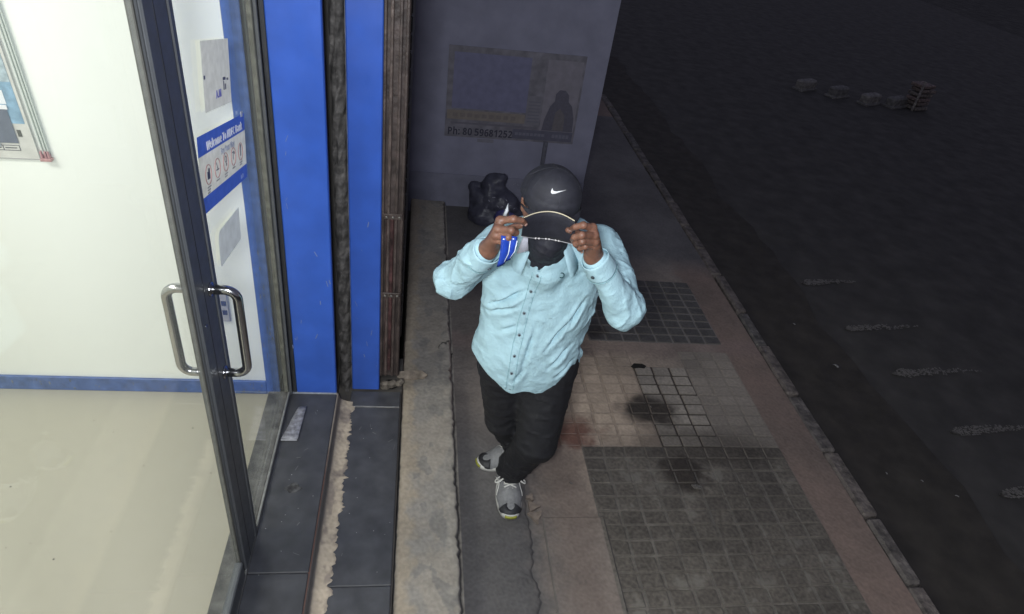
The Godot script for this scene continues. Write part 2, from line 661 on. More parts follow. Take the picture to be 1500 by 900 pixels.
	struct("road_gutter", gut, mat(lin(0.056, 0.048, 0.039), 0.95, 0.12, 0.8, 0.0, 0.0, 6, 4.0))
	# worn pale paint strokes on the asphalt
	var stroke := mat(lin(0.205, 0.190, 0.172), 0.9, 0.05, 3.0)
	var pn := noise(6.0, 35, 3)
	var flake_rng := RandomNumberGenerator.new()
	flake_rng.seed = 303
	var paint := Node3D.new()
	paint.name = "road_marking"
	add_child(paint, true)
	paint.set_meta("kind", "structure")
	for s in [[3.05, -3.38, 0.62], [3.13, -2.91, 0.72], [3.19, -2.40, 0.78], [3.16, -1.95, 0.7], [3.0, -3.95, 0.5]]:
		var st := mb()
		var up := []
		var dn := []
		for k in 15:
			var t := k / 14.0
			var x: float = s[0] + s[2] * t
			var w := 0.042 * sqrt(clampf(t * 8.0, 0.0, 1.0)) * (1.0 - 0.55 * t) * (1.0 + 0.5 * pn.get_noise_2d(x, s[1]))
			var zc: float = s[1] + 0.02 * sin(t * 2.0 + s[0]) - 0.04 * t
			var y := ROAD + 0.008
			up.append(Vector3(x, y, zc - w))
			dn.append(Vector3(x, y, zc + w))
		for k in 110:                             # the paint survives as flakes, fewer towards the far end
			for j in 7:
				var t := (k + 0.5) / 110.0
				if flake_rng.randf() > 0.80 - 0.72 * t - 0.18 * absf(j - 3.0) / 3.0 + 0.35 * pn.get_noise_2d(t * 2.0 + s[0] * 9.0, j * 0.05):
					continue
				var i0 := mini(int(t * 14.0), 13)
				var f := t * 14.0 - i0
				var mid: Vector3 = up[i0].lerp(up[i0 + 1], f).lerp(dn[i0].lerp(dn[i0 + 1], f), (j + flake_rng.randf_range(0.2, 0.8)) / 7.0)
				var rx := flake_rng.randf_range(0.004, 0.010)
				var rz := flake_rng.randf_range(0.004, 0.009)
				var c4 := []
				for q in 4:
					var an := TAU * q / 4.0 + flake_rng.randf_range(-0.4, 0.4)
					c4.append(mid + Vector3(cos(an) * rx, 0.0002 * (k % 5), sin(an) * rz))
				quad(st, c4[0], c4[1], c4[2], c4[3], mid + Vector3.DOWN)
		obj("paint_stroke", st, stroke, paint)

	# pavement: mortar bed, squares set in it one by one, a worn strip along the ledge
	var pave := Node3D.new()
	pave.name = "pavement"
	add_child(pave, true)
	pave.set_meta("kind", "structure")
	var bed := mb(true)
	var bn := noise(2.2, 41, 4)
	for i in 44:
		for j in 100:
			var q := []
			for k in [[0, 0], [1, 0], [1, 1], [0, 1]]:
				var x: float = 0.2 + (i + k[0]) * (2.17 - 0.2) / 44.0
				var z: float = 1.5 - (j + k[1]) * 0.095
				q.append(Vector3(x, 0.004 * bn.get_noise_2d(x * 2.0, z * 2.0), z))
			quad(bed, q[0], q[1], q[2], q[3], Vector3(q[0].x, -3, q[0].z))
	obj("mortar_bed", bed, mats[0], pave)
	var rng := RandomNumberGenerator.new()
	rng.seed = 77
	var tones := []
	for k in 5:
		var m: StandardMaterial3D = mats[1].duplicate()
		var v := 0.86 + 0.07 * k
		m.albedo_color = Color(v, v, v).linear_to_srgb() if v < 1.0 else Color.WHITE
		m.roughness = 0.62 + 0.05 * k
		tones.append(m)
	var squares := []
	for s in [[0.097, 0.069], [0.095, 0.070], [0.098, 0.068]]:
		var st := mb()
		bx(st, Vector3(0, 0, 0), Vector3(s[0], 0.03, s[1]), 0.004)
		st.generate_normals()
		squares.append(st.commit())
	var count := 0
	for j in 33:
		var z := -1.283 - j * 0.0765
		for i in 11:
			var x := 0.823 + i * 0.1065 + 0.003 * sin(j * 1.7)
			var g := region(x, z)
			if g == 0 or count >= 298:
				continue
			if Vector2(x - 1.40, z + 2.80).length() < 0.0:
				continue
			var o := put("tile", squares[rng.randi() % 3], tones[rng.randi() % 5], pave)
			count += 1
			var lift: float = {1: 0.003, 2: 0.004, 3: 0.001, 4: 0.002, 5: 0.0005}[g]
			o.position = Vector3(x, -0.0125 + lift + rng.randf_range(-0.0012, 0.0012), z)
			o.rotation = Vector3(rng.randf_range(-0.012, 0.012), rng.randf_range(-0.012, 0.012), rng.randf_range(-0.012, 0.012))
	# the strip beside the ledge, a little higher, with a broken edge
	var strip := mb(true)
	var en := noise(5.0, 43, 4)
	for j in 280:
		var q := []
		for k in [0, 1]:
			var z: float = 0.6 - (j + k) * 0.02
			var edge := 0.555 + 0.030 * en.get_noise_1d(z * 1.2) + 0.010 * en.get_noise_1d(z * 6.0)
			q.append([Vector3(0.2, 0.014, z), Vector3(0.4, 0.016 + 0.003 * en.get_noise_1d(z * 4.0), z), Vector3(edge - 0.012, 0.014, z), Vector3(edge, 0.006, z), Vector3(edge + 0.006, -0.006, z)])
		for k in 4:
			quad(strip, q[0][k], q[0][k + 1], q[1][k + 1], q[1][k], Vector3(0.3, -3, q[0][0].z))
	obj("cement_strip", strip, mats[0], pave)
	# a drain opening and lumps of broken cement
	var hole := mb()
	plate(hole, PackedVector2Array([Vector2(-0.045, -0.008), Vector2(-0.03, -0.022), Vector2(0.0, -0.018), Vector2(0.035, -0.02), Vector2(0.05, 0.0), Vector2(0.03, 0.018), Vector2(-0.02, 0.02)]), 0.004, Vector3(1.333, 0.0055, -2.775), Basis(Vector3.RIGHT, Vector3.FORWARD, Vector3.UP))
	obj("hole", hole, mat(lin(0.008, 0.007, 0.006), 1.0, 0.0), pave)
	for s in [[0.585, -1.80, 0.032, 0.3], [0.592, -1.75, 0.036, 1.2], [0.58, -1.85, 0.022, 2.2]]:
		var st := mb()
		var pts := PackedVector2Array()
		for k in 9:
			var a := TAU * k / 9.0
			pts.append(Vector2(cos(a), sin(a)) * s[2] * (0.75 + 0.35 * sin(a * 3.0 + s[3] * 5.0)))
		plate(st, pts, 0.014, Vector3(s[0], 0.002, s[1]), Basis(Vector3.RIGHT, Vector3.FORWARD, Vector3.UP))
		obj("broken_cement", st, mat(lin(0.25, 0.20, 0.165), 0.9, 0.12, 4.0, 0.2), pave)
	var slab := box(0.62, 0.90, -0.05, 0.013, -1.745, -0.9, 0.006)
	obj("pale_slab", slab, mats[0], pave)

	# kerb stones, each a piece
	var kerb := Node3D.new()
	kerb.name = "kerb"
	add_child(kerb, true)
	kerb.set_meta("kind", "structure")
	var kerb_tones := [mat(lin(0.20, 0.175, 0.16), 0.85, 0.25, 2.0, 0.8, 0.0, 8), mat(lin(0.17, 0.155, 0.145), 0.85, 0.25, 2.3, 0.8, 0.0, 9), mat(lin(0.23, 0.195, 0.175), 0.85, 0.25, 1.8, 0.8, 0.0, 10)]
	var kz := 0.9
	while kz > -7.5:
		var len := rng.randf_range(0.34, 0.46)
		var st := mb()
		var w := rng.randf_range(0.072, 0.094)
		bx(st, Vector3.ZERO, Vector3(w, 0.30, len - 0.012), 0.012)
		var o := obj("kerb_stone", st, kerb_tones[rng.randi() % 3], kerb)
		o.position = Vector3(2.262 - w / 2 + rng.randf_range(-0.004, 0.006), -0.143 + rng.randf_range(-0.006, 0.004), kz - len / 2)
		o.rotation = Vector3(rng.randf_range(-0.012, 0.012), rng.randf_range(-0.02, 0.02), rng.randf_range(-0.03, 0.02))
		kz -= len

	# cement ledge with chipped edge
	var ledge := mb(true)
	var ln := noise(3.0, 51, 5)
	for j in 290:
		var q := []
		for k in [0, 1]:
			var z: float = 1.4 - (j + k) * 0.02
			var chip := 0.010 * ln.get_noise_1d(z * 8.0) + 0.018 * minf(0.0, ln.get_noise_1d(z * 3.0 + 50.0) + 0.1)
			var e := 0.238 + chip
			var wl := -0.006 + 0.004 * ln.get_noise_1d(z * 12.0 + 9.0)
			var row := [Vector3(wl - 0.004, 0.02, z), Vector3(wl, 0.146, z)]
			for s in 9:
				var x := lerpf(wl + 0.006, e - 0.016, s / 8.0)
				row.append(Vector3(x, LEDGE + 0.004 * ln.get_noise_2d(x * 3.0, z * 3.0) + 0.002 * ln.get_noise_2d(x * 20.0, z * 20.0) + 0.006 * smoothstep(0.08, 0.0, x) * smoothstep(-1.4, -2.0, z), z))
			row.append(Vector3(e - 0.004, LEDGE - 0.007 + chip * 0.3, z))
			row.append(Vector3(e + 0.002 * ln.get_noise_1d(z * 30.0), LEDGE - 0.022, z))
			row.append(Vector3(e - 0.004 + 0.006 * ln.get_noise_1d(z * 18.0), -0.02, z))
			q.append(row)
		for k in q[0].size() - 1:
			quad(ledge, q[0][k], q[0][k + 1], q[1][k + 1], q[1][k], Vector3(0.11, 0.05, q[0][0].z))
	struct("ledge", ledge, mats[0])

	# granite landing and step, with the worn cement between them
	var granite := mat(lin(0.066, 0.067, 0.074), 0.5, 0.12, 1.3, 0.0, 0.0, 15)
	var granite2 := mat(lin(0.078, 0.079, 0.087), 0.5, 0.12, 1.5, 0.0, 0.0, 16)
	var land := Node3D.new()
	land.name = "landing"
	add_child(land, true)
	land.set_meta("kind", "structure")
	obj("landing_core", box(-0.60, -0.305, -0.25, LAND - 0.022, -2.60, 2.3, 0.0), mat(lin(0.1, 0.09, 0.08), 0.9), land)
	for s in [[-2.247, -1.36], [-1.357, -0.45], [-0.447, 0.5], [0.503, 1.4]]:
		obj("granite_tile", box(-0.505, -0.300, LAND - 0.022, LAND, s[0], s[1], 0.003), granite, land)
	var step := Node3D.new()
	step.name = "step"
	add_child(step, true)
	step.set_meta("kind", "structure")
	obj("step_core", box(-0.305, -0.01, -0.25, STEP - 0.020, -2.60, 2.3, 0.0), mat(lin(0.1, 0.09, 0.08), 0.9), step)
	for s in [[-2.335, -2.232], [-2.2295, -1.34], [-1.337, -0.4], [-0.397, 0.6], [0.603, 1.4]]:
		obj("granite_tile", box(-0.245, -0.016, STEP - 0.020, STEP + (0.001 if s[0] < -2.3 else 0.0), s[0], s[1], 0.003), granite2, step)
	obj("tile_joint", box(-0.24, -0.018, STEP - 0.019, STEP - 0.0005, -2.2335, -2.228, 0.0), mat(lin(0.30, 0.29, 0.27), 0.9, 0.2, 3.0), step)
	# rough cement along the foot of the riser, with a ragged edge onto the tile
	var worn := mb(true)
	var wn := noise(7.0, 61, 5)
	for j in 320:
		var q := []
		for k in [0, 1]:
			var z: float = 0.3 - (j + k) * 0.008
			var e := -0.226 + 0.022 * wn.get_noise_1d(z * 2.6) + 0.016 * wn.get_noise_1d(z * 11.0) + 0.003 * wn.get_noise_1d(z * 40.0)
			var row := [Vector3(-0.303, LAND - 0.003, z), Vector3(-0.296, LAND - 0.006, z), Vector3(-0.291 + 0.001 * wn.get_noise_1d(z * 9.0), LAND - 0.018, z)]
			for s in 6:
				var t := s / 5.0
				var x := lerpf(-0.286, e, t)
				row.append(Vector3(x, STEP + 0.002 + 0.020 * (1.0 - t) * (1.0 - t) + 0.0010 * wn.get_noise_2d(x * 4.0, z * 4.0) * (1.0 - t * 0.7), z))
			row.append(Vector3(e + 0.002, STEP - 0.004, z))
			q.append(row)
		for k in q[0].size() - 1:
			quad(worn, q[0][k], q[0][k + 1], q[1][k + 1], q[1][k], Vector3(-0.28, 0.0, q[0][0].z))
	obj("worn_cement", worn, mats[0], step)
	var dull := mat(lin(0.13, 0.13, 0.135), 0.8, 0.0)
	# pale specks and short scratches on the granite
	var pale := mat(lin(0.30, 0.30, 0.30), 0.8, 0.0)
	for k in 34:
		var st := mb()
		var on_step := k % 2 == 0
		var px := rng.randf_range(-0.21, -0.03) if on_step else rng.randf_range(-0.48, -0.32)
		var l := rng.randf_range(0.002, 0.004) if k % 3 else rng.randf_range(0.01, 0.03)
		bx(st, Vector3(px, (STEP if on_step else LAND) + 0.0006, rng.randf_range(-2.15, -1.35)), Vector3(l, 0.0008, rng.randf_range(0.0012, 0.003)), 0.0, Basis(Vector3.UP, rng.randf_range(0.0, PI)))
		obj("speck", st, pale if k % 3 else dull, step)
	# grey dust scuffs lie on the granite as thin patches
	var dust := mat(lin(0.125, 0.122, 0.128), 0.9, 0.3, 5.0)
	for s in [[-0.41, LAND, -1.72, 0.034, 1.0]]:
		var st := mb()
		var pts := PackedVector2Array()
		for k in 16:
			var a := TAU * k / 16.0
			pts.append(Vector2(cos(a), sin(a) * 0.8) * s[3] * (0.7 + 0.9 * absf(wn.get_noise_2d(cos(a) * 0.3 + s[4], sin(a) * 0.3))))
		plate(st, pts, 0.0006, Vector3(s[0], s[1] + 0.0002, s[2]), Basis(Vector3.RIGHT, Vector3.FORWARD, Vector3.UP))
		obj("dust_patch", st, dust, step)

# ---------------------------------------------------------------- the lit lobby behind the glass
func lobby() -> void:
	var white := mat(lin(0.84, 0.87, 0.82), 0.6, 0.0, 0.8, 0.0, 0.0, 21)
	var blue := mat(lin(0.075, 0.15, 0.42), 0.5, 0.10, 2.5, 0.1, 0.0, 22)
	var floor_tile := mat(lin(0.41, 0.385, 0.308), 0.5, 0.0, 0.9, 0.0, 0.0, 23)
	struct("lobby_floor", box(-3.7, -0.597, -0.2, LAND, -2.4, 2.6, 0.0), floor_tile)
	var b := thing("bank_building", "single storey bank lobby with white walls, blue skirting and blue fascia", "building", Vector3(-2.1, 0, 0))
	b.position = Vector3.ZERO
	obj("end_wall", box(-3.7, -0.56, LAND, 3.0, -2.40, END_Z, 0.0), white, b)
	obj("rear_wall", box(-3.75, -3.6, LAND, 3.0, END_Z, 2.5, 0.0), white, b)
	obj("side_wall", box(-3.7, -0.56, LAND, 3.0, 2.5, 2.65, 0.0), white, b)
	obj("ceiling", box(-3.75, -0.56, 3.0, 3.1, -2.40, 2.65, 0.0), white, b)
	obj("roof", box(-3.9, -0.30, 3.103, 3.3, -2.6, 2.8, 0.01), mat(lin(0.2, 0.2, 0.19), 0.9), b)
	obj("fascia", box(-0.58, -0.47, 2.62, 3.10, -2.25, 2.65, 0.004), blue, b)
	obj("skirting", box(-3.6, -0.602, LAND, LAND + 0.075, END_Z, END_Z + 0.012, 0.003), blue, b, "scuffed blue skirting")
	obj("wall_stripe", box(-0.602, -0.545, LAND, 2.9, END_Z, END_Z + 0.010, 0.002), blue, b, "blue stripe down the corner of the white wall")
	obj("stripe_edge", box(-0.6045, -0.6020, LAND + 0.075, 2.9, END_Z, END_Z + 0.003, 0.0), mat(lin(0.5, 0.5, 0.5), 0.7), b)
	# scuffs on the skirting
	var scuff := mat(lin(0.28, 0.32, 0.42), 0.8, 0.3, 9.0)
	var rng := RandomNumberGenerator.new()
	rng.seed = 5
	for k in 26:
		var st := mb()
		var w := rng.randf_range(0.002, 0.008)
		var hh := rng.randf_range(0.004, 0.018)
		bx(st, Vector3(rng.randf_range(-1.7, -0.62), LAND + rng.randf_range(0.012, 0.06), END_Z + 0.0124), Vector3(w, hh, 0.0006), 0.0)
		obj("scuff", st, scuff, b)
	for k in 16:
		var st := mb()
		bx(st, Vector3(rng.randf_range(-0.598, -0.55), rng.randf_range(0.4, 1.0), END_Z + 0.0104), Vector3(rng.randf_range(0.002, 0.006), rng.randf_range(0.006, 0.03), 0.0006), 0.0)
		obj("scuff", st, scuff, b)
	# a steel switch plate low on the end wall, partly behind the stile
	var sw := thing("switch_plate", "small steel switch plate with two dark slots on the white wall behind the door handle", "switch", Vector3(-0.741, 0.715, END_Z))
	obj("plate", box(-0.030, 0.030, -0.075, 0.075, 0.0, 0.010, 0.004), mat(lin(0.5, 0.5, 0.52), 0.35, 0.05, 4.0, 0.0, 0.4), sw)
	for y in [0.02, -0.025]:
		obj("slot", box(0.004, 0.022, y - 0.012, y + 0.012, 0.0102, 0.0125, 0.001), mat(lin(0.03, 0.03, 0.035), 0.5, 0.0), sw)
	# specks of dirt on floor and wall
	var speck := mat(lin(0.06, 0.055, 0.05), 0.9, 0.0)
	for k in 12:
		var st := mb()
		disc(st, Vector3(rng.randf_range(-1.7, -0.7), LAND + 0.0003, rng.randf_range(-2.1, -1.3)), Vector3.UP, rng.randf_range(0.0015, 0.0035), 0.0008, 7)
		obj("speck", st, speck, b)
	# ceiling panels
	for z in [-1.1, 0.9]:
		var lamp := thing("ceiling_panel", "flat white ceiling lamp panel over the far end of the lobby" if z < 0.0 else "flat white ceiling lamp panel over the near end of the lobby", "lamp", Vector3(-2.1, 2.9, z))
		obj("frame", box(-0.63, 0.63, 0.0, 0.098, -0.33, 0.33, 0.004), mat(lin(0.7, 0.7, 0.7), 0.5, 0.0), lamp)
		obj("diffuser", box(-0.60, 0.60, -0.006, -0.001, -0.30, 0.30, 0.0), glow(Color(1, 1, 0.97), 1.0), lamp)
	var tl := thing("floodlight", "small white floodlight on a bracket on the shop front, aimed at the pavement", "lamp", Vector3(-0.14, 2.50, 0.15))
	tl.look_at_from_position(tl.position, tl.position + Vector3(0.62, -1.05, -1.9), Vector3.UP)
	obj("housing", box(-0.16, 0.16, -0.11, 0.11, 0.012, 0.07, 0.01), mat(lin(0.1, 0.1, 0.1), 0.5, 0.0), tl)
	obj("lamp_glass", box(-0.13, 0.13, -0.08, 0.08, 0.003, 0.0115, 0.0), glow(Color(0.96, 0.98, 1.0), 1.0), tl)
	var arm := mb(true)
	tube(arm, [Vector3(0, 0, 0.07), Vector3(-0.02, 0.03, 0.30), Vector3(-0.5, 0.1, 0.42)], 0.014, 0.014, 8)
	obj("bracket", arm, mat(lin(0.1, 0.1, 0.1), 0.5, 0.0), tl)
	# framed notice on the end wall: product poster in a clear holder with a pink corner clip
	var p := thing("framed_poster", "white framed advertising poster of a grey machine on the lobby's end wall", "poster", Vector3(0, 0, END_Z))
	var turn := Basis(Vector3.BACK, deg_to_rad(2.0))
	var at := Vector3(-1.244, 1.308, 0.0)
	var G := func(x0: float, x1: float, y0: float, y1: float, z0: float, z1: float) -> SurfaceTool:
		var st := mb()
		bx(st, at + turn * Vector3((x0 + x1) / 2, (y0 + y1) / 2, (z0 + z1) / 2), Vector3(x1 - x0, y1 - y0, z1 - z0), 0.001, turn)
		return st
	obj("print", G.call(-0.70, 0.0, 0.0, 0.85, 0.003, 0.008), mat(lin(0.66, 0.66, 0.62), 0.4, 0.03, 2.0), p)
	obj("blue_field", G.call(-0.62, -0.012, 0.125, 0.60, 0.0083, 0.0090), mat(lin(0.30, 0.50, 0.68), 0.4, 0.08, 3.0), p)
	obj("pale_field", G.call(-0.62, -0.012, 0.262, 0.80, 0.0093, 0.0098), mat(lin(0.50, 0.62, 0.68), 0.4, 0.12, 5.0), p)
	obj("white_card", G.call(-0.10, -0.045, 0.19, 0.235, 0.0101, 0.0106), mat(lin(0.72, 0.76, 0.8), 0.4, 0.0), p)
	obj("machine_side", G.call(-0.108, -0.050, 0.058, 0.172, 0.0108, 0.0113), mat(lin(0.13, 0.15, 0.20), 0.4, 0.05, 3.0), p)
	obj("machine_front", G.call(-0.42, -0.107, 0.045, 0.180, 0.0116, 0.0121), mat(lin(0.36, 0.40, 0.46), 0.4, 0.05, 3.0), p)
	obj("machine_top", G.call(-0.42, -0.046, 0.173, 0.188, 0.0124, 0.0129), mat(lin(0.75, 0.77, 0.8), 0.4, 0.0), p)
	obj("icon", G.call(-0.045, -0.032, 0.080, 0.104, 0.0084, 0.0089), mat(lin(0.08, 0.08, 0.07), 0.4, 0.0), p)
	var ink := mat(lin(0.10, 0.10, 0.11), 0.5, 0.0)
	for s in [[-0.21, -0.052, 0.030, 0.0325], [-0.21, -0.052, 0.0475, 0.050], [-0.055, -0.052, 0.0325, 0.0475], [-0.105, -0.102, 0.0325, 0.0475], [-0.152, -0.149, 0.0325, 0.0475], [-0.098, -0.062, 0.038, 0.042], [-0.145, -0.11, 0.038, 0.042]]:
		obj("outlined_box", G.call(s[0], s[1], s[2], s[3], 0.0084, 0.0089), ink, p)
	obj("side_line", G.call(-0.003, 0.0, 0.0, 0.85, 0.0083, 0.0092), mat(lin(0.25, 0.27, 0.27), 0.5, 0.0), p)
	obj("bottom_line", G.call(-0.70, -0.003, 0.0, 0.003, 0.0083, 0.0092), mat(lin(0.3, 0.3, 0.3), 0.5, 0.0), p)
	for x in [0.012, 0.022, 0.030]:
		obj("holder_rail", G.call(x, x + 0.004, 0.022, 0.85, 0.003, 0.012), mat(lin(0.55, 0.60, 0.56), 0.3, 0.0), p)
	var clip := obj("corner_clip", G.call(0.003, 0.038, 0.0, 0.010, 0.003, 0.022), mat(lin(0.62, 0.34, 0.34), 0.4, 0.1, 6.0), p, "pale pink corner clip")
	for x in [0.006, 0.019, 0.028]:
		obj("prong", G.call(x, x + 0.006, 0.0102, 0.034, 0.004, 0.018), mat(lin(0.58, 0.30, 0.32), 0.4, 0.1, 6.0), clip)

# ---------------------------------------------------------------- door, sidelight and what is stuck on the glass
func glass_front() -> void:
	var alu := mat(lin(0.095, 0.100, 0.108), 0.5, 0.06, 2.0, 0.0, 0.1, 24)
	var alu2 := mat(lin(0.082, 0.086, 0.092), 0.5, 0.06, 2.6, 0.0, 0.1, 25)
	var olive := mat(lin(0.16, 0.16, 0.138), 0.5, 0.12, 3.0, 0.05, 0.1, 26)
	var dark := mat(lin(0.012, 0.012, 0.014), 0.6, 0.0)
	var steel := mat(lin(0.55, 0.55, 0.56), 0.22, 0.06, 5.0, 0.0, 1.0, 27)
	# frame: sill, jamb by the end wall, head, near post
	var fr := thing("door_frame", "grey metal frame round the glass front with a worn sill", "door frame", Vector3(DOOR_X, LAND, -1.0))
	fr.position = Vector3.ZERO
	var sill := obj("sill", box(-0.595, -0.512, LAND, LAND + 0.016, -2.245, 2.3, 0.003), mat(lin(0.20, 0.195, 0.185), 0.5, 0.22, 2.0, 0.1, 0.1, 28), fr, "worn grey door sill")
	obj("sill_lip", box(-0.512, -0.503, LAND, LAND + 0.021, -2.245, 2.3, 0.002), mat(lin(0.26, 0.26, 0.25), 0.5, 0.12, 3.0, 0.05, 0.1), sill)
	obj("jamb", box(-0.526, -0.507, LAND + 0.022, 2.60, -2.249, -2.229, 0.003), olive, fr)
	obj("jamb_bead", box(-0.507, -0.494, LAND + 0.001, 2.60, -2.2495, -2.236, 0.002), alu, fr)
	obj("head", box(-0.575, -0.485, 2.56, 2.62, -2.214, 2.3, 0.003), alu, fr)
	obj("near_post", box(-0.575, -0.485, LAND + 0.022, 2.56, 2.22, 2.3, 0.003), alu, fr)
	for z in [-0.40, 0.9]:
		obj("mullion", box(-0.565, -0.495, LAND + 0.022, 2.56, z - 0.035, z + 0.035, 0.003), alu, fr)
	for s in [[-0.365, 0.865], [0.935, 2.22]]:
		obj("fixed_pane", box(-0.533, -0.527, LAND + 0.03, 2.55, s[0], s[1], 0.0), glass(), fr)
	# sidelight between the door and the jamb
	var sl := thing("sidelight", "narrow fixed glass panel between the door stile and the blue striped corner", "window", Vector3(0, 0, 0))
	obj("mullion", box(-0.534, -0.498, LAND + 0.022, 2.56, -1.512, -1.485, 0.004), alu, sl)
	obj("mullion_bead", box(-0.532, -0.510, LAND + 0.022, 2.56, -1.520, -1.5125, 0.002), dark, sl)
	obj("pane", box(-0.533, -0.527, LAND + 0.026, 2.55, -2.2288, -1.5202, 0.0), glass(), sl)
	# door leaf
	var dr := thing("glass_door", "grey framed glass door with steel bow handles, lobby lit behind it", "door", Vector3(0, 0, 0))
	obj("stile", box(-0.528, -0.500, LAND + 0.030, 2.555, -1.482, -1.352, 0.004), alu, dr)
	obj("stile_groove", box(-0.501, -0.4995, LAND + 0.034, 2.55, -1.410, -1.407, 0.0), dark, dr)
	obj("glazing_bead", box(-0.526, -0.506, LAND + 0.030, 2.555, -1.3515, -1.343, 0.003), alu2, dr)
	obj("rubber_seal", box(-0.523, -0.509, LAND + 0.030, 2.555, -1.3425, -1.333, 0.002), mat(lin(0.118, 0.116, 0.104), 0.6, 0.1, 3.0), dr)
	obj("bottom_rail", box(-0.527, -0.501, LAND + 0.030, LAND + 0.11, -1.3328, -0.46, 0.004), alu, dr)
	obj("hinge_stile", box(-0.527, -0.501, LAND + 0.030, 2.555, -0.4595, -0.436, 0.004), alu, dr)
	obj("pane", box(-0.519, -0.513, LAND + 0.1102, 2.55, -1.3328, -0.4597, 0.0), glass(), dr)
	for side in [1.0, -1.0]:
		var hd := mb(true)
		var x0: float = -0.500 if side > 0.0 else -0.528
		var z0: float = -1.437 if side > 0.0 else -1.405
		z0 = -1.455
		var pts := []
		var R := 0.030
		var D := 0.064 if side > 0.0 else 0.082
		var y0 := 1.078
		var y1 := 1.362
		pts.append(Vector3(x0, y1, z0))
		for k in 7:
			var a := PI / 2 * (1.0 - k / 6.0)
			pts.append(Vector3(x0 + side * (D - R + R * cos(a)), y1 - R + R * sin(a), z0))
		for k in 7:
			var a := -PI / 2 * k / 6.0
			pts.append(Vector3(x0 + side * (D - R + R * cos(a)), y0 + R + R * sin(a), z0))
		pts.append(Vector3(x0, y0, z0))
		tube(hd, pts, 0.0128, 0.0128, 14, 1.0, Vector3.BACK)
		var h := obj("handle", hd, steel, dr, "outer steel bow handle" if side > 0.0 else "inner steel bow handle seen through the glass")
		for y in [y0, y1]:
			var st := mb(true)
			disc(st, Vector3(x0, y, z0), Vector3.RIGHT * side, 0.019, 0.004, 18)
			obj("rose", st, steel, h)
	var lock := mb(true)
	disc(lock, Vector3(-0.500, 1.30, -1.38), Vector3.RIGHT, 0.0045, 0.002, 12)
	obj("screw", lock, steel, dr)
	# notices on the sidelight glass
	var paper := mat(lin(0.66, 0.66, 0.69), 0.5, 0.05, 4.0, 0.1, 0.0, 29)
	paper.backlight_enabled = true
	paper.backlight = Color(1, 1, 1)
	var blue := mat(lin(0.055, 0.11, 0.52), 0.45, 0.05, 4.0, 0.0, 0.0, 30)
	blue.backlight_enabled = true
	blue.backlight = Color(1, 1, 1)
	var white := mat(lin(0.82, 0.82, 0.84), 0.5, 0.0)
	var ink := mat(lin(0.10, 0.10, 0.14), 0.5, 0.0)
	var rose := mat(lin(0.42, 0.22, 0.22), 0.5, 0.0)
	var view := func(deg: float) -> Basis: return Basis(Vector3(0, 0, -1), Vector3.UP, Vector3.RIGHT) * Basis(Vector3.BACK, deg_to_rad(deg))
	var B: Basis = view.call(-13.0)
	var ws := thing("welcome_notice", "grey notice with blue bands, five round icons and white welcome lettering on the glass", "sign", Vector3(-0.524, 1.560, -1.806))
	var S := func(x0: float, x1: float, y0: float, y1: float, z: float, t := 0.0008) -> SurfaceTool:
		var st := mb()
		bx(st, B * Vector3((x0 + x1) / 2, (y0 + y1) / 2, z + t / 2), Vector3(x1 - x0, y1 - y0, t), 0.0, B)
		return st
	var Q := func(x0: float, x1: float, y0: float, y1: float, z: float) -> SurfaceTool:
		var st := mb()
		quad(st, B * Vector3(x0, y0, z), B * Vector3(x1, y0, z), B * Vector3(x1, y1, z), B * Vector3(x0, y1, z), B * Vector3(0, 0, -9))
		return st
	obj("card", Q.call(-0.236, 0.236, -0.056, 0.048, 0.0025), paper, ws)
	obj("top_band", Q.call(-0.236, 0.236, 0.048, 0.0985, 0.0025), blue, ws)
	obj("bottom_band", Q.call(-0.236, 0.236, -0.0985, -0.056, 0.0025), blue, ws)
	letters("Welcome To HDFC Bank", 0.022, white, ws, B * Vector3(0.015, 0.066, 0.0042), B, true, "lettering", 1.05)
	letters("Pay Your Way", 0.017, mat(lin(0.22, 0.25, 0.36), 0.5, 0.0), ws, B * Vector3(0.03, 0.030, 0.0034), B, false, "lettering", 1.0)
	letters("hdfc", 0.012, mat(lin(0.2, 0.28, 0.6), 0.5, 0.0), ws, B * Vector3(0.17, -0.082, 0.0042), B, true, "lettering")
	for k in 5:
		var cx := -0.165 + k * 0.083
		var st := mb(true)
		ring(st, B * Vector3(cx, -0.006, 0.0032), B.z, 0.0255, 0.0012, 0.0, TAU, 22)
		obj("icon_ring", st, rose, ws)
		var ic := mb()
		if k == 0:
			bx(ic, B * Vector3(cx, -0.008, 0.0034), Vector3(0.022, 0.020, 0.0008), 0.0, B)
			bx(ic, B * Vector3(cx + 0.004, 0.006, 0.0034), Vector3(0.012, 0.007, 0.0008), 0.0, B)
		elif k == 1:
			bx(ic, B * Vector3(cx, -0.010, 0.0034), Vector3(0.026, 0.003, 0.0008), 0.0, B)
			bx(ic, B * Vector3(cx - 0.004, 0.001, 0.0034), Vector3(0.003, 0.020, 0.0008), 0.0, B * Basis(Vector3.BACK, 0.5))
		elif k == 2:
			ring(ic, B * Vector3(cx, 0.002, 0.0034), B.z, 0.009, 0.001, 0.0, TAU, 12)
			bx(ic, B * Vector3(cx + 0.004, -0.013, 0.0034), Vector3(0.008, 0.008, 0.0008), 0.0, B)
		elif k == 3:
			bx(ic, B * Vector3(cx, -0.004, 0.0034), Vector3(0.003, 0.022, 0.0008), 0.0, B)
			bx(ic, B * Vector3(cx, 0.007, 0.0034), Vector3(0.022, 0.003, 0.0008), 0.0, B)
			disc(ic, B * Vector3(cx + 0.010, 0.003, 0.0032), B.z, 0.004, 0.0008, 8)
		else:
			bx(ic, B * Vector3(cx, -0.006, 0.0034), Vector3(0.008, 0.026, 0.0008), 0.0, B)
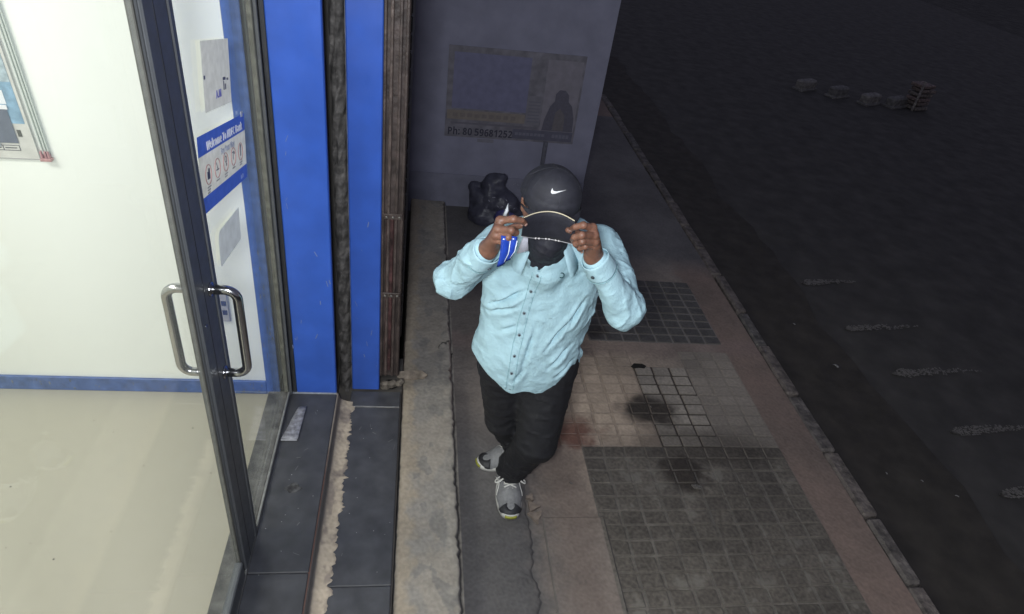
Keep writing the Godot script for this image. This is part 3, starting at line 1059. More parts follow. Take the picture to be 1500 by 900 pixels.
			disc(ic, B * Vector3(cx, 0.010, 0.0032), B.z, 0.006, 0.0008, 10)
		obj("icon", ic, ink, ws)
		for j in 3 if k == 0 else 2 if k in [2, 4] else 1:
			obj("caption_line", S.call(cx - 0.016, cx + 0.016 - 0.006 * j, -0.0395 - j * 0.007, -0.0365 - j * 0.007, 0.0027), mat(lin(0.25, 0.25, 0.28), 0.5, 0.0), ws)
	obj("tape", S.call(0.19, 0.212, 0.092, 0.108, 0.0037, 0.0005), white, ws)
	B = view.call(-11.5)
	var tn := thing("small_notice", "small white notice with blue and dark marks high on the glass, above the welcome notice", "sign", Vector3(-0.524, 1.79, -1.835))
	obj("card", Q.call(-0.127, 0.127, -0.085, 0.085, 0.0025), paper, tn)
	letters("A.M", 0.020, mat(lin(0.12, 0.12, 0.45), 0.5, 0.0), tn, B * Vector3(0.0, -0.050, 0.0032), B, true)
	for s in [[0.050, 0.075, -0.020, -0.012], [0.052, 0.060, -0.045, -0.022], [0.068, 0.076, -0.045, -0.030], [0.088, 0.104, -0.022, -0.016], [-0.122, -0.11, -0.005, 0.004]]:
		obj("mark", S.call(s[0], s[1], s[2], s[3], 0.0027), ink, tn)
	B = view.call(-10.0)
	var gs := thing("grey_sticker", "blank grey sticker with one rounded side low on the glass, below the welcome notice", "sticker", Vector3(-0.524, 1.343, -1.755))
	var pts := PackedVector2Array([Vector2(0.115, -0.052), Vector2(0.115, 0.052)])
	for k in 7:
		var a := PI / 2 + PI / 2 * k / 6.0
		pts.append(Vector2(-0.087 + 0.028 * cos(a), 0.024 + 0.028 * sin(a)))
	for k in 5:
		var a := PI + PI / 2 * k / 4.0
		pts.append(Vector2(-0.103 + 0.012 * cos(a), -0.040 + 0.012 * sin(a)))
	var gst := mb()
	var ix := Geometry2D.triangulate_polygon(pts)
	for i in range(0, ix.size(), 3):
		tri(gst, B * Vector3(pts[ix[i]].x, pts[ix[i]].y, 0.002), B * Vector3(pts[ix[i + 1]].x, pts[ix[i + 1]].y, 0.002), B * Vector3(pts[ix[i + 2]].x, pts[ix[i + 2]].y, 0.002), B * Vector3(0, 0, -9))
	var film := mat(lin(0.55, 0.58, 0.66), 0.5, 0.06, 3.0)
	film.backlight_enabled = true
	film.backlight = Color(1, 1, 1)
	obj("card", gst, film, gs)

# ---------------------------------------------------------------- the return wall: blue cladding, dark joint, brown shutter guide
func pier_and_shutter() -> void:
	var blue := mat(lin(0.036, 0.110, 0.50), 0.42, 0.04, 0.9, 0.0, 0.0, 34)
	var p := thing("blue_clad_pier", "return wall clad in two tall blue panels with a dark gritty joint between them", "wall", Vector3.ZERO)
	obj("core", box(-0.56, -0.036, -0.2, 3.1, -2.62, -2.455, 0.0), mat(lin(0.06, 0.055, 0.05), 0.9), p)
	obj("shade_strip", box(-0.493, -0.476, LAND + 0.003, 3.0, -2.28, -2.252, 0.002), mat(lin(0.035, 0.036, 0.042), 0.6, 0.1, 2.0), p)  # near-black strip stands in for the shade beside the jamb
	obj("blue_panel", box(-0.4755, -0.302, LAND + 0.003, 3.0, -2.28, -2.25, 0.004), blue, p, "left blue panel beside the door jamb")
	obj("blue_panel", box(-0.240, -0.116, STEP + 0.004, 3.0, -2.37, -2.34, 0.004), blue, p, "narrow right blue panel above the step")
	obj("panel_trim", box(-0.495, -0.302, LAND, LAND + 0.003, -2.262, -2.246, 0.0), mat(lin(0.42, 0.44, 0.48), 0.4, 0.1, 5.0), p)
	var rng := RandomNumberGenerator.new()
	rng.seed = 15
	var scuff := mat(lin(0.16, 0.20, 0.36), 0.7, 0.0)
	for k in 22:
		var sc := mb()
		var left := k % 3 != 0
		var x := rng.randf_range(-0.485, -0.31) if left else rng.randf_range(-0.232, -0.124)
		bx(sc, Vector3(x, rng.randf_range(0.3, 1.5), -2.2497 if left else -2.3397), Vector3(rng.randf_range(0.001, 0.004), rng.randf_range(0.002, 0.03), 0.0008), 0.0, Basis(Vector3.BACK, rng.randf_range(-0.5, 0.5)))
		obj("scuff", sc, scuff, p)
	obj("panel_side", box(-0.2428, -0.2402, STEP + 0.004, 3.0, -2.45, -2.343, 0.0), mat(lin(0.16, 0.17, 0.24), 0.6, 0.2, 3.0), p)
	# rough mortar filling of the joint
	var st := mb(true)
	var nn := noise(6.0, 71, 5)
	for i in 8:
		for j in 130:
			var q := []
			for k in [[0, 0], [1, 0], [1, 1], [0, 1]]:
				var x: float = -0.302 + (i + k[0]) * 0.059 / 8.0
				var y: float = 0.14 + (j + k[1]) * 0.022
				var u: float = (i + k[0]) / 8.0
				q.append(Vector3(x, y, -2.40 + 0.045 * pow(sin(u * PI), 0.6) + 0.035 * nn.get_noise_2d(x * 9.0, y * 2.2) + 0.014 * nn.get_noise_2d(x * 25.0, y * 9.0)))
			quad(st, q[0], q[1], q[2], q[3], Vector3(q[0].x, q[0].y, -4))
	obj("mortar_joint", st, mat(lin(0.19, 0.175, 0.165), 0.95, 0.35, 3.0, 1.0, 0.0, 35, 2.0), p, "dark gritty mortar joint")
	# brown shutter guide at the corner of the next shop
	var brown := mat(lin(0.120, 0.090, 0.082), 0.65, 0.25, 1.8, 0.3, 0.2, 36)
	var red := mat(lin(0.15, 0.068, 0.068), 0.6, 0.3, 1.8, 0.3, 0.1, 37)
	var s := thing("shutter_guide", "brown ribbed metal shutter guide at the corner beside the narrow blue panel", "shutter", Vector3.ZERO)
	obj("channel", box(-0.114, -0.028, 0.26, 3.0, -2.395, -2.362, 0.004), brown, s)
	for k in 4:
		var x: float = [-0.110, -0.088, -0.058, -0.036][k]
		obj("rib", box(x - 0.006, x + 0.006, 0.27, 3.0, -2.3618, -2.345, 0.003), brown if k != 1 else mat(lin(0.18, 0.135, 0.12), 0.6, 0.25, 1.8, 0.3, 0.2, 38), s)
	obj("red_plate", box(-0.096, -0.066, 0.30, 1.11, -2.3617, -2.352, 0.003), red, s)
	for y in [1.12, 0.74]:
		var br := obj("bracket", box(-0.108, -0.034, y - 0.012, y + 0.012, -2.3445, -2.338, 0.002), brown, s)
		for x in [-0.095, -0.07, -0.045]:
			var b := mb(true)
			disc(b, Vector3(x, y, -2.338), Vector3.BACK, 0.005, 0.005, 8)
			obj("bolt", b, mat(lin(0.3, 0.28, 0.26), 0.4, 0.1, 5.0, 0.0, 0.6), br)
	# the next shop itself: its front runs on along the ledge
	var nb := thing("neighbour_shop", "closed dark shop front that runs on along the ledge behind the brown shutter guide", "building", Vector3.ZERO)
	obj("wall", box(-3.7, -0.036, -0.2, 3.1, -6.5, -2.625, 0.0), mat(lin(0.10, 0.09, 0.085), 0.9, 0.2, 0.8, 0.3), nb)
	var sh := mb()
	for k in 34:
		bx(sh, Vector3(-0.031, 0.21 + k * 0.07, -3.5), Vector3(0.012, 0.062, 1.5), 0.004)
	obj("shutter_slats", sh, mat(lin(0.09, 0.085, 0.085), 0.55, 0.2, 1.5, 0.1, 0.3), nb).set_meta("kind", "stuff")
	# broken cement and a dark hole at the foot of the guide
	var bc := thing("broken_cement_lip", "broken cement lip over a dark hole at the foot of the brown shutter guide", "rubble", Vector3.ZERO)
	var shard := mb()
	plate(shard, PackedVector2Array([Vector2(-0.062, -0.004), Vector2(-0.02, -0.022), Vector2(0.035, -0.018), Vector2(0.088, -0.010), Vector2(0.102, 0.006), Vector2(0.072, 0.030), Vector2(0.01, 0.030), Vector2(-0.045, 0.022)]), 0.014, Vector3(0.012, 0.156, -2.468), Basis(Vector3(1, 0.02, 0).normalized(), Vector3(0, 0.25, -1).normalized(), Vector3(0, 1, 0.25).normalized()))
	obj("shard", shard, mat(lin(0.45, 0.37, 0.29), 0.95, 0.22, 3.0, 0.3), bc)
	var hl := mb()
	plate(hl, PackedVector2Array([Vector2(-0.05, -0.03), Vector2(0.0, -0.036), Vector2(0.042, -0.006), Vector2(0.030, 0.022), Vector2(-0.02, 0.030), Vector2(-0.055, 0.012)]), 0.004, Vector3(-0.055, 0.168, -2.40), Basis(Vector3.RIGHT, Vector3.FORWARD, Vector3.UP))
	obj("hole", hl, mat(lin(0.008, 0.007, 0.006), 1.0, 0.0), bc)
	for k in 3:
		var st2 := mb()
		bx(st2, Vector3(-0.09 + k * 0.035, 0.19 + 0.01 * k, -2.368), Vector3(0.045, 0.05 - 0.01 * k, 0.03), 0.01, Basis(Vector3(0.3, 1, 0.2).normalized(), 0.5 * k))
		obj("lump", st2, mat(lin(0.24, 0.205, 0.17), 0.95, 0.22, 4.0, 0.3), bc)

# ---------------------------------------------------------------- the wall with the banner, and what is beyond the road
func far_wall() -> void:
	var w := thing("plastered_wall", "grey plastered wall across the pavement's end with dimmer light painted into its foot", "wall", Vector3.ZERO)
	obj("plaster", box(-0.035, 1.31, 0.2805, 3.2, -4.85, -4.60, 0.001), mat(lin(0.235, 0.235, 0.315), 0.9, 0.05, 0.7, 0.1, 0.0, 44), w)
	obj("dim_foot", box(-0.035, 1.315, -0.05, 0.28, -4.85, -4.597, 0.001), mat(lin(0.205, 0.205, 0.27), 0.85, 0.05, 1.2, 0.1, 0.0, 45), w)  # light fading towards the foot of the wall, put into the colour
	var b := thing("banner", "faded banner with a blue field, a telephone number and a portrait on the grey wall", "banner", Vector3(0, 0, -4.598))
	var T := Basis(Vector3.BACK, deg_to_rad(0.8))
	var at := Vector3(0.70, 0.80, 0.0)
	var S := func(x0: float, x1: float, y0: float, y1: float, z: float, t := 0.0012) -> SurfaceTool:
		var st := mb()
		bx(st, at + T * Vector3((x0 + x1) / 2, (y0 + y1) / 2, z + t / 2), Vector3(x1 - x0, y1 - y0, t), 0.0, T)
		return st
	obj("cloth", S.call(-0.49, 0.46, -0.215, 0.42, 0.0, 0.004), mat(lin(0.208, 0.198, 0.237), 0.7, 0.12, 1.5, 0.2), b)
	obj("blue_field", S.call(-0.45, 0.08, -0.005, 0.38, 0.0045), mat(lin(0.163, 0.163, 0.267), 0.7, 0.05, 2.0), b)
	obj("pale_lines_field", S.call(0.085, 0.19, -0.09, 0.12, 0.0045), mat(lin(0.176, 0.170, 0.204), 0.7, 0.05, 2.0), b)
	obj("yellow_band", S.call(-0.48, 0.08, -0.085, -0.018, 0.0045), mat(lin(0.217, 0.186, 0.168), 0.7, 0.05, 2.5), b)
	obj("grey_line", S.call(-0.45, 0.18, -0.118, -0.105, 0.0045), mat(lin(0.136, 0.126, 0.159), 0.7, 0.05, 2.0), b)
	for k in 7:
		obj("text_line", S.call(0.095, 0.18, 0.075 - k * 0.024, 0.083 - k * 0.024, 0.0062), mat(lin(0.129, 0.123, 0.159), 0.7, 0.0), b)
	for k in 9:
		obj("mark", S.call(-0.44 + k * 0.052, -0.405 + k * 0.052, -0.066, -0.038, 0.0062), mat(lin(0.176, 0.150, 0.146), 0.7, 0.05, 6.0), b)
	letters("Ph: 80 59681252", 0.054, mat(lin(0.034, 0.032, 0.054), 0.7, 0.0), b, at + T * Vector3(-0.235, -0.174, 0.0056), T, true, "lettering", 0.84)
	obj("dark_band", S.call(0.0, 0.445, -0.20, -0.128, 0.0045), mat(lin(0.104, 0.102, 0.146), 0.7, 0.05, 2.0), b)
	for k in 8:
		obj("pale_mark", S.call(0.02 + k * 0.028, 0.042 + k * 0.028, -0.172, -0.152, 0.0062), mat(lin(0.160, 0.158, 0.210), 0.7, 0.05, 9.0), b)
	for k in 5:
		obj("pale_mark", S.call(0.295 + k * 0.026, 0.315 + k * 0.026, -0.176, -0.150, 0.0062), mat(lin(0.160, 0.158, 0.210), 0.7, 0.05, 9.0), b)
	obj("portrait_field", S.call(0.195, 0.445, -0.126, 0.38, 0.0045), mat(lin(0.217, 0.202, 0.242), 0.7, 0.05, 2.0), b)
	var sil := mb()
	plate(sil, PackedVector2Array([Vector2(-0.115, -0.12), Vector2(0.115, -0.12), Vector2(0.11, -0.02), Vector2(0.085, 0.07), Vector2(0.055, 0.10), Vector2(0.05, 0.15), Vector2(0.02, 0.18), Vector2(-0.02, 0.18), Vector2(-0.045, 0.15), Vector2(-0.045, 0.10), Vector2(-0.075, 0.06), Vector2(-0.105, -0.04)]), 0.0012, at + T * Vector3(0.325, -0.003, 0.0062), T)
	obj("portrait_figure", sil, mat(lin(0.101, 0.096, 0.131), 0.7, 0.05, 5.0), b)
	var chest := mb()
	plate(chest, PackedVector2Array([Vector2(-0.04, -0.115), Vector2(0.045, -0.115), Vector2(0.04, 0.0), Vector2(0.0, 0.05), Vector2(-0.03, 0.02)]), 0.0012, at + T * Vector3(0.325, -0.003, 0.0078), T)
	obj("portrait_figure", chest, mat(lin(0.136, 0.123, 0.137), 0.7, 0.05, 5.0), b)
	obj("torn_strip", S.call(-0.25, -0.13, -0.248, -0.222, 0.001), mat(lin(0.192, 0.186, 0.228), 0.7, 0.05, 3.0), b)
	var pole := thing("dark_post", "thin dark post standing against the grey wall under the banner", "post", Vector3(0.955, 0.0, -4.565))
	var pst := mb()
	bx(pst, Vector3(0, 0.47, 0), Vector3(0.030, 0.27, 0.02), 0.003)
	obj("post", pst, mat(lin(0.13, 0.13, 0.165), 0.8, 0.15, 3.0), pole)
	# dark bundle at the foot of the wall
	var bd := thing("dark_bundle", "lumpy dark bundle with a few glinting bits at the foot of the grey wall", "bundle", Vector3.ZERO)
	var f := Field.new(Vector3(0.32, -0.1, -4.62), Vector3(0.98, 0.50, -4.15), 0.018)
	f.bone(Vector3(0.55, 0.06, -4.42), Vector3(0.78, 0.05, -4.40), 0.13, 0.12, 0.06)
	f.bone(Vector3(0.60, 0.18, -4.43), Vector3(0.68, 0.17, -4.38), 0.12, 0.11, 0.05)
	f.bone(Vector3(0.58, 0.30, -4.45), Vector3(0.64, 0.33, -4.44), 0.075, 0.05, 0.04)
	f.bone(Vector3(0.46, 0.24, -4.47), Vector3(0.50, 0.16, -4.44), 0.05, 0.07, 0.04)
	var bn := noise(9.0, 81, 3)
	f.change(0.08, func(p: Vector3, d: float) -> float: return d + 0.022 * bn.get_noise_3dv(p))
	put("sack", meshed([f]), mat(lin(0.075, 0.075, 0.108), 0.55, 0.12, 3.0, 0.3, 0.0, 46), bd)
	var rag := Field.new(Vector3(0.55, -0.02, -4.46), Vector3(0.86, 0.25, -4.15), 0.014)
	rag.bone(Vector3(0.665, 0.115, -4.29), Vector3(0.75, 0.075, -4.28), 0.062, 0.06, 0.03)
	rag.change(0.06, func(p: Vector3, d: float) -> float: return d + 0.02 * bn.get_noise_3dv(p * 1.3))
	put("blue_cloth", meshed([rag]), mat(lin(0.10, 0.095, 0.30), 0.7, 0.2, 3.0), bd)
	var rng := RandomNumberGenerator.new()
	rng.seed = 9
	for k in 9:
		var st := mb()
		var x := 0.56 + 0.03 * k
		var y := 0.215 + 0.03 * sin(k * 1.9)
		bx(st, Vector3(x, y, f.front(x, y, -4.1, -4.6) + 0.002), Vector3(0.012 + rng.randf() * 0.014, 0.006, 0.008), 0.002, Basis(Vector3.BACK, rng.randf_range(-0.8, 0.8)))
		obj("glinting_bit", st, mat(lin(0.36, 0.36, 0.42), 0.3, 0.1, 6.0), bd)
	# across the road: low blocks and a stack of slabs
	var bl := [mat(lin(0.34, 0.32, 0.30), 0.9, 0.22, 2.0, 0.3), mat(lin(0.26, 0.25, 0.24), 0.9, 0.22, 2.0, 0.3)]
	var where := [[5.70, -9.32, "first from the left"], [6.12, -9.12, "second from the left"], [6.52, -8.92, "third from the left"], [6.93, -8.90, "rightmost, next to the slabs"]]
	for k in 4:
		var t := thing("concrete_block", "low concrete block across the road, %s" % where[k][2], "block", Vector3(where[k][0], ROAD, where[k][1]), 0.45, "concrete blocks across the road")
		obj("block", box(-0.17, 0.17, 0.0, 0.14, -0.07, 0.07, 0.02), bl[k % 2], t)
		obj("block_foot", box(-0.19, 0.19, -0.05, 0.03, -0.0900, 0.0900, 0.01), bl[1], t)
	var sk := thing("slab_stack", "dim stack of pale slabs beside the concrete blocks across the road", "slabs", Vector3(7.25, ROAD, -8.9), 0.3)
	for k in 6:
		var st := mb()
		bx(st, Vector3(0.02 * sin(k * 2.1), 0.03 + k * 0.062, 0.01 * cos(k * 3.0)), Vector3(0.26, 0.045, 0.22), 0.006, Basis(Vector3.UP, 0.12 * sin(k * 1.3)))
		obj("slab", st, mat(lin(0.38 + 0.03 * (k % 3), 0.33, 0.30), 0.85, 0.3, 3.0), sk)
	obj("side_rail", box(-0.17, -0.145, 0.0, 0.42, 0.08, 0.11, 0.004), mat(lin(0.4, 0.36, 0.34), 0.7, 0.2, 3.0), sk)

# ---------------------------------------------------------------- the man, the mask and the blue strip in his hands
const HAND_R := [   # his right hand: index, middle, ring, little, thumb
	[Vector3(0.233, 1.572, -1.53), Vector3(0.264, 1.590, -1.51), Vector3(0.287, 1.582, -1.52), Vector3(0.300, 1.568, -1.53)],
	[Vector3(0.226, 1.556, -1.512), Vector3(0.258, 1.570, -1.485), Vector3(0.274, 1.556, -1.50), Vector3(0.270, 1.536, -1.52)],
	[Vector3(0.222, 1.538, -1.510), Vector3(0.252, 1.550, -1.483), Vector3(0.266, 1.534, -1.50), Vector3(0.260, 1.516, -1.52)],
	[Vector3(0.220, 1.520, -1.515), Vector3(0.244, 1.529, -1.492), Vector3(0.256, 1.516, -1.505), Vector3(0.250, 1.502, -1.522)],
	[Vector3(0.226, 1.492, -1.57), Vector3(0.254, 1.515, -1.575), Vector3(0.280, 1.534, -1.568), Vector3(0.300, 1.553, -1.550)]]
const HAND_L := [
	[Vector3(0.482, 1.573, -1.52), Vector3(0.450, 1.590, -1.50), Vector3(0.433, 1.578, -1.51), Vector3(0.428, 1.560, -1.53)],
	[Vector3(0.489, 1.556, -1.51), Vector3(0.446, 1.571, -1.48), Vector3(0.430, 1.558, -1.49), Vector3(0.432, 1.538, -1.512)],
	[Vector3(0.495, 1.537, -1.51), Vector3(0.452, 1.549, -1.485), Vector3(0.440, 1.532, -1.50), Vector3(0.450, 1.514, -1.52)],
	[Vector3(0.503, 1.517, -1.52), Vector3(0.468, 1.526, -1.50), Vector3(0.457, 1.512, -1.51), Vector3(0.466, 1.497, -1.525)],
	[Vector3(0.515, 1.494, -1.57), Vector3(0.487, 1.511, -1.575), Vector3(0.456, 1.530, -1.565), Vector3(0.424, 1.548, -1.545)]]
const WRIST_R := Vector3(0.214, 1.462, -1.56)
const ELBOW_R := Vector3(0.136, 1.278, -1.68)
const SHOULDER_R := Vector3(0.292, 1.318, -1.85)
const WRIST_L := Vector3(0.518, 1.457, -1.56)
const ELBOW_L := Vector3(0.668, 1.252, -1.60)
const SHOULDER_L := Vector3(0.636, 1.314, -1.85)

func hand(fingers: Array, wrist: Vector3, elbow: Vector3) -> Field:
	var lo := wrist
	var hi := wrist
	for f in fingers:
		for p in f:
			lo = lo.min(p)
			hi = hi.max(p)
	var back := (elbow - wrist).normalized()
	lo = lo.min(wrist + back * 0.06) - Vector3.ONE * 0.04
	hi = hi.max(wrist + back * 0.06) + Vector3.ONE * 0.04
	var F := Field.new(lo, hi, 0.0032)
	F.bone(wrist + back * 0.055, wrist, 0.030, 0.0285, 0.01)
	# palm: four metacarpals from the wrist to the knuckles
	for k in 4:
		var root: Vector3 = wrist.lerp(fingers[k][0], 0.12) + Vector3(0.004 * (1.5 - k), 0, 0)
		F.bone(root, fingers[k][0], 0.0190, 0.0130 - 0.0008 * k, 0.012)
	F.bone(wrist, fingers[4][1], 0.018, 0.0125, 0.014)
	for k in 5:
		var r := [0.0098, 0.0100, 0.0095, 0.0084, 0.0112][k] as float
		var f: Array = fingers[k]
		F.bone(f[0], f[1], r * 1.08, r * 0.98, 0.004)
		F.bone(f[1], f[2], r * 1.0, r * 0.88, 0.003)
		F.bone(f[2], f[3], r * 0.90, r * 0.74, 0.003)
		F.bone(f[1], f[1], r * 1.06, r * 1.06, 0.003)     # knuckle
	for k in 4:                                            # the row of knuckles
		F.bone(fingers[k][0] + Vector3(0, 0.002, 0.003), fingers[k][0] + Vector3(0, 0.002, 0.003), 0.0118 - 0.0008 * k, 0.0118 - 0.0008 * k, 0.006)
	return F

func person() -> void:
	var skin := mat(lin(0.25, 0.120, 0.080), 0.55, 0.14, 6.0, 0.25, 0.0, 91, 6.0)
	skin.subsurf_scatter_enabled = true
	skin.subsurf_scatter_strength = 0.12
	var cloth := mat(lin(0.44, 0.655, 0.73), 0.85, 0.04, 3.0, 0.22, 0.0, 92, 4.0)
	var wrinkle := NoiseTexture2D.new()
	wrinkle.width = 512
	wrinkle.height = 512
	wrinkle.seamless = true
	var wf := noise(0.011, 140, 3)
	wf.fractal_type = FastNoiseLite.FRACTAL_RIDGED
	wf.domain_warp_enabled = true
	wf.domain_warp_amplitude = 25.0
	wrinkle.noise = wf
	cloth.heightmap_enabled = true
	cloth.heightmap_texture = wrinkle
	cloth.heightmap_scale = 0.30
	var inner := mat(lin(0.60, 0.60, 0.68), 0.85, 0.05, 4.0, 0.2, 0.0, 93, 4.0)
	var trouser := mat(lin(0.012, 0.012, 0.016), 0.85, 0.12, 4.0, 0.3, 0.0, 94, 6.0)
	var capm := mat(lin(0.030, 0.030, 0.042), 0.8, 0.08, 6.0, 0.3, 0.0, 95, 8.0)
	var dark := mat(lin(0.022, 0.022, 0.034), 0.85, 0.1, 6.0, 0.3, 0.0, 96, 8.0)
	var hairm := mat(lin(0.010, 0.009, 0.009), 0.7, 0.2, 12.0, 0.6, 0.0, 97, 8.0)
	var thread := mat(lin(0.26, 0.44, 0.48), 0.85, 0.0)
	var man := thing("person", "person in aqua shirt, black trousers and dark cap, both hands at the face", "person", Vector3.ZERO)

	# body: head, neck, trunk, arms and hands
	var trunk := Field.new(Vector3(0.05, 0.55, -2.05), Vector3(0.82, 1.50, -1.50), 0.016)
	trunk.bone(Vector3(0.46, 1.22, -1.88), Vector3(0.458, 0.92, -1.88), 0.138, 0.142, 0.03, Vector3(1, 1, 1.7))
	trunk.bone(SHOULDER_R + Vector3(0.03, 0.0, 0), SHOULDER_L - Vector3(0.03, 0.0, 0), 0.045, 0.045, 0.04)
	for s in [[SHOULDER_R, ELBOW_R, WRIST_R], [SHOULDER_L, ELBOW_L, WRIST_L]]:
		trunk.bone(s[0], s[1], 0.050, 0.038, 0.03)
		trunk.bone(s[1], s[2], 0.038, 0.026, 0.02)
	trunk.bone(Vector3(0.455, 1.24, -1.88), Vector3(0.430, 1.42, -1.80), 0.060, 0.056, 0.03)
	var hc := Vector3(0.417, 1.492, -1.785)     # centre of the head
	var tilt := Basis(Vector3.RIGHT, deg_to_rad(10.0))
	var at := func(x: float, y: float, z: float) -> Vector3: return hc + tilt * Vector3(x, y, z)
	var head := Field.new(hc - Vector3(0.13, 0.19, 0.14), hc + Vector3(0.13, 0.16, 0.15), 0.005)
	head.bone(at.call(0, 0.028, -0.018), at.call(0, 0.034, 0.012), 0.081, 0.078, 0.02)          # skull
	head.bone(at.call(0, -0.02, 0.030), at.call(0, -0.078, 0.058), 0.058, 0.030, 0.03)         # jaw to chin
	for s in [-1.0, 1.0]:
		head.bone(at.call(0.050 * s, -0.030, 0.0), at.call(0.024 * s, -0.078, 0.050), 0.026, 0.020, 0.025)   # jaw line
		head.bone(at.call(0.030 * s, -0.014, 0.070), at.call(0.052 * s, -0.010, 0.046), 0.020, 0.018, 0.012)  # cheekbone
		head.bone(at.call(0.014 * s, 0.024, 0.086), at.call(0.046 * s, 0.026, 0.070), 0.009, 0.008, 0.012)    # brow
		head.bone(at.call(0.030 * s, 0.006, 0.094), at.call(0.034 * s, 0.006, 0.092), 0.013, 0.012, 0.010, Vector3.ONE, true)   # eye socket
		head.bone(at.call(0.031 * s, 0.006, 0.074), at.call(0.031 * s, 0.006, 0.075), 0.0115, 0.0115, 0.002)  # eye ball under its lid
		head.bone(at.call(0.082 * s, 0.014, -0.014), at.call(0.080 * s, -0.022, -0.006), 0.0075, 0.006, 0.006)  # ear
	head.bone(at.call(0, 0.012, 0.088), at.call(0, -0.024, 0.106), 0.008, 0.012, 0.008)        # nose
	for s in [-1.0, 1.0]:
		head.bone(at.call(0.009 * s, -0.028, 0.096), at.call(0.011 * s, -0.028, 0.092), 0.007, 0.007, 0.005)
	head.bone(at.call(-0.018, -0.050, 0.082), at.call(0.018, -0.050, 0.082), 0.0058, 0.0058, 0.005)   # lips
	head.bone(at.call(-0.016, -0.058, 0.082), at.call(0.016, -0.058, 0.082), 0.0062, 0.0062, 0.005)
	head.bone(at.call(-0.016, -0.0540, 0.091), at.call(0.016, -0.0540, 0.091), 0.0016, 0.0016, 0.002, Vector3.ONE, true)
	head.bone(at.call(0, -0.05, -0.010), at.call(0.02, -0.19, -0.03), 0.055, 0.058, 0.03)       # neck
	var hr := hand(HAND_R, WRIST_R, ELBOW_R)
	var hl := hand(HAND_L, WRIST_L, ELBOW_L)
	put("body", meshed([trunk, head, hr, hl]), skin, man)
	for H in [HAND_R, HAND_L]:
		var nail := mb(true)
		for k in 5:
			var f: Array = H[k]
			var dir: Vector3 = (f[3] - f[2]).normalized()
			var out := (Vector3(0.0, 0.25, 1.0) - dir * dir.dot(Vector3(0.0, 0.25, 1.0))).normalized()
			disc(nail, f[3] + out * 0.0062 - dir * 0.001, out, 0.0048, 0.0012, 8)
		obj("fingernails", nail, mat(lin(0.42, 0.26, 0.22), 0.35, 0.0), man)
	# hair at the back and sides under the cap
	var hair := Field.new(hc - Vector3(0.12, 0.13, 0.14), hc + Vector3(0.12, 0.13, 0.10), 0.006)
	hair.bone(at.call(0, 0.026, -0.026), at.call(0, 0.034, -0.004), 0.087, 0.082, 0.01)
	hair.bone(at.call(0, -0.02, -0.055), at.call(0, -0.05, -0.050), 0.050, 0.040, 0.03)
	var hn := noise(30.0, 98, 3)
	hair.change(0.03, func(p: Vector3, d: float) -> float: return maxf(d + 0.003 * hn.get_noise_3dv(p), (tilt.inverse() * (p - hc)).z - 0.052))
	put("hair", meshed([hair]), hairm, man)

	# dark cloth round the neck, up to the chin
	var gaiter := Field.new(Vector3(0.30, 1.20, -1.96), Vector3(0.56, 1.46, -1.62), 0.006)
	gaiter.bone(Vector3(0.438, 1.28, -1.835), Vector3(0.424, 1.395, -1.785), 0.074, 0.068, 0.02)
	gaiter.bone(Vector3(0.420, 1.375, -1.745), Vector3(0.418, 1.40, -1.725), 0.048, 0.046, 0.03)
	var f0 := noise(1.0, 100, 2)
	gaiter.change(0.03, func(p: Vector3, d: float) -> float: return d + 0.004 * f0.get_noise_3d(p.x * 14.0, p.y * 46.0 + p.x * 20.0, p.z * 14.0))
	put("neck_cloth", meshed([gaiter]), dark, man)

	# shirt
	var shirt := Field.new(Vector3(0.03, 0.60, -2.06), Vector3(0.82, 1.50, -1.48), 0.006)
	var FL := Vector3(1, 1, 1.72)
	var spine := [[1.250, 0.462, 0.165], [1.16, 0.464, 0.190], [1.06, 0.463, 0.202], [0.96, 0.461, 0.200], [0.88, 0.456, 0.205], [0.79, 0.456, 0.200], [0.66, 0.470, 0.180]]
	for k in spine.size() - 1:
		shirt.bone(Vector3(spine[k][1], spine[k][0], -1.885), Vector3(spine[k + 1][1], spine[k + 1][0], -1.885), spine[k][2], spine[k + 1][2], 0.02, FL)
	shirt.bone(Vector3(0.445, 0.86, -1.84), Vector3(0.445, 0.80, -1.84), 0.10, 0.10, 0.08, Vector3(0.8, 1, 1.2))
	shirt.bone(SHOULDER_R + Vector3(0.02, 0.005, 0), SHOULDER_L + Vector3(-0.02, 0.005, 0), 0.058, 0.058, 0.05)
	shirt.bone(Vector3(0.37, 1.345, -1.87), Vector3(0.53, 1.345, -1.87), 0.055, 0.055, 0.04)
	shirt.bone(Vector3(0.448, 1.27, -1.855), Vector3(0.432, 1.352, -1.83), 0.112, 0.082, 0.03)
	shirt.bone(SHOULDER_R, ELBOW_R, 0.070, 0.056, 0.035)
	shirt.bone(ELBOW_R, ELBOW_R.lerp(WRIST_R, 0.93), 0.057, 0.041, 0.018)
	shirt.bone(SHOULDER_L, ELBOW_L, 0.072, 0.060, 0.035)
	shirt.bone(ELBOW_L, ELBOW_L.lerp(WRIST_L, 0.93), 0.060, 0.042, 0.018)
	var f1 := noise(1.0, 101, 3)
	var f2 := noise(1.0, 102, 2)
	f1.noise_type = FastNoiseLite.TYPE_SIMPLEX
	var ridge := func(v: float, sharp: float) -> float: return pow(1.0 - minf(1.0, absf(v) * 2.2), sharp)
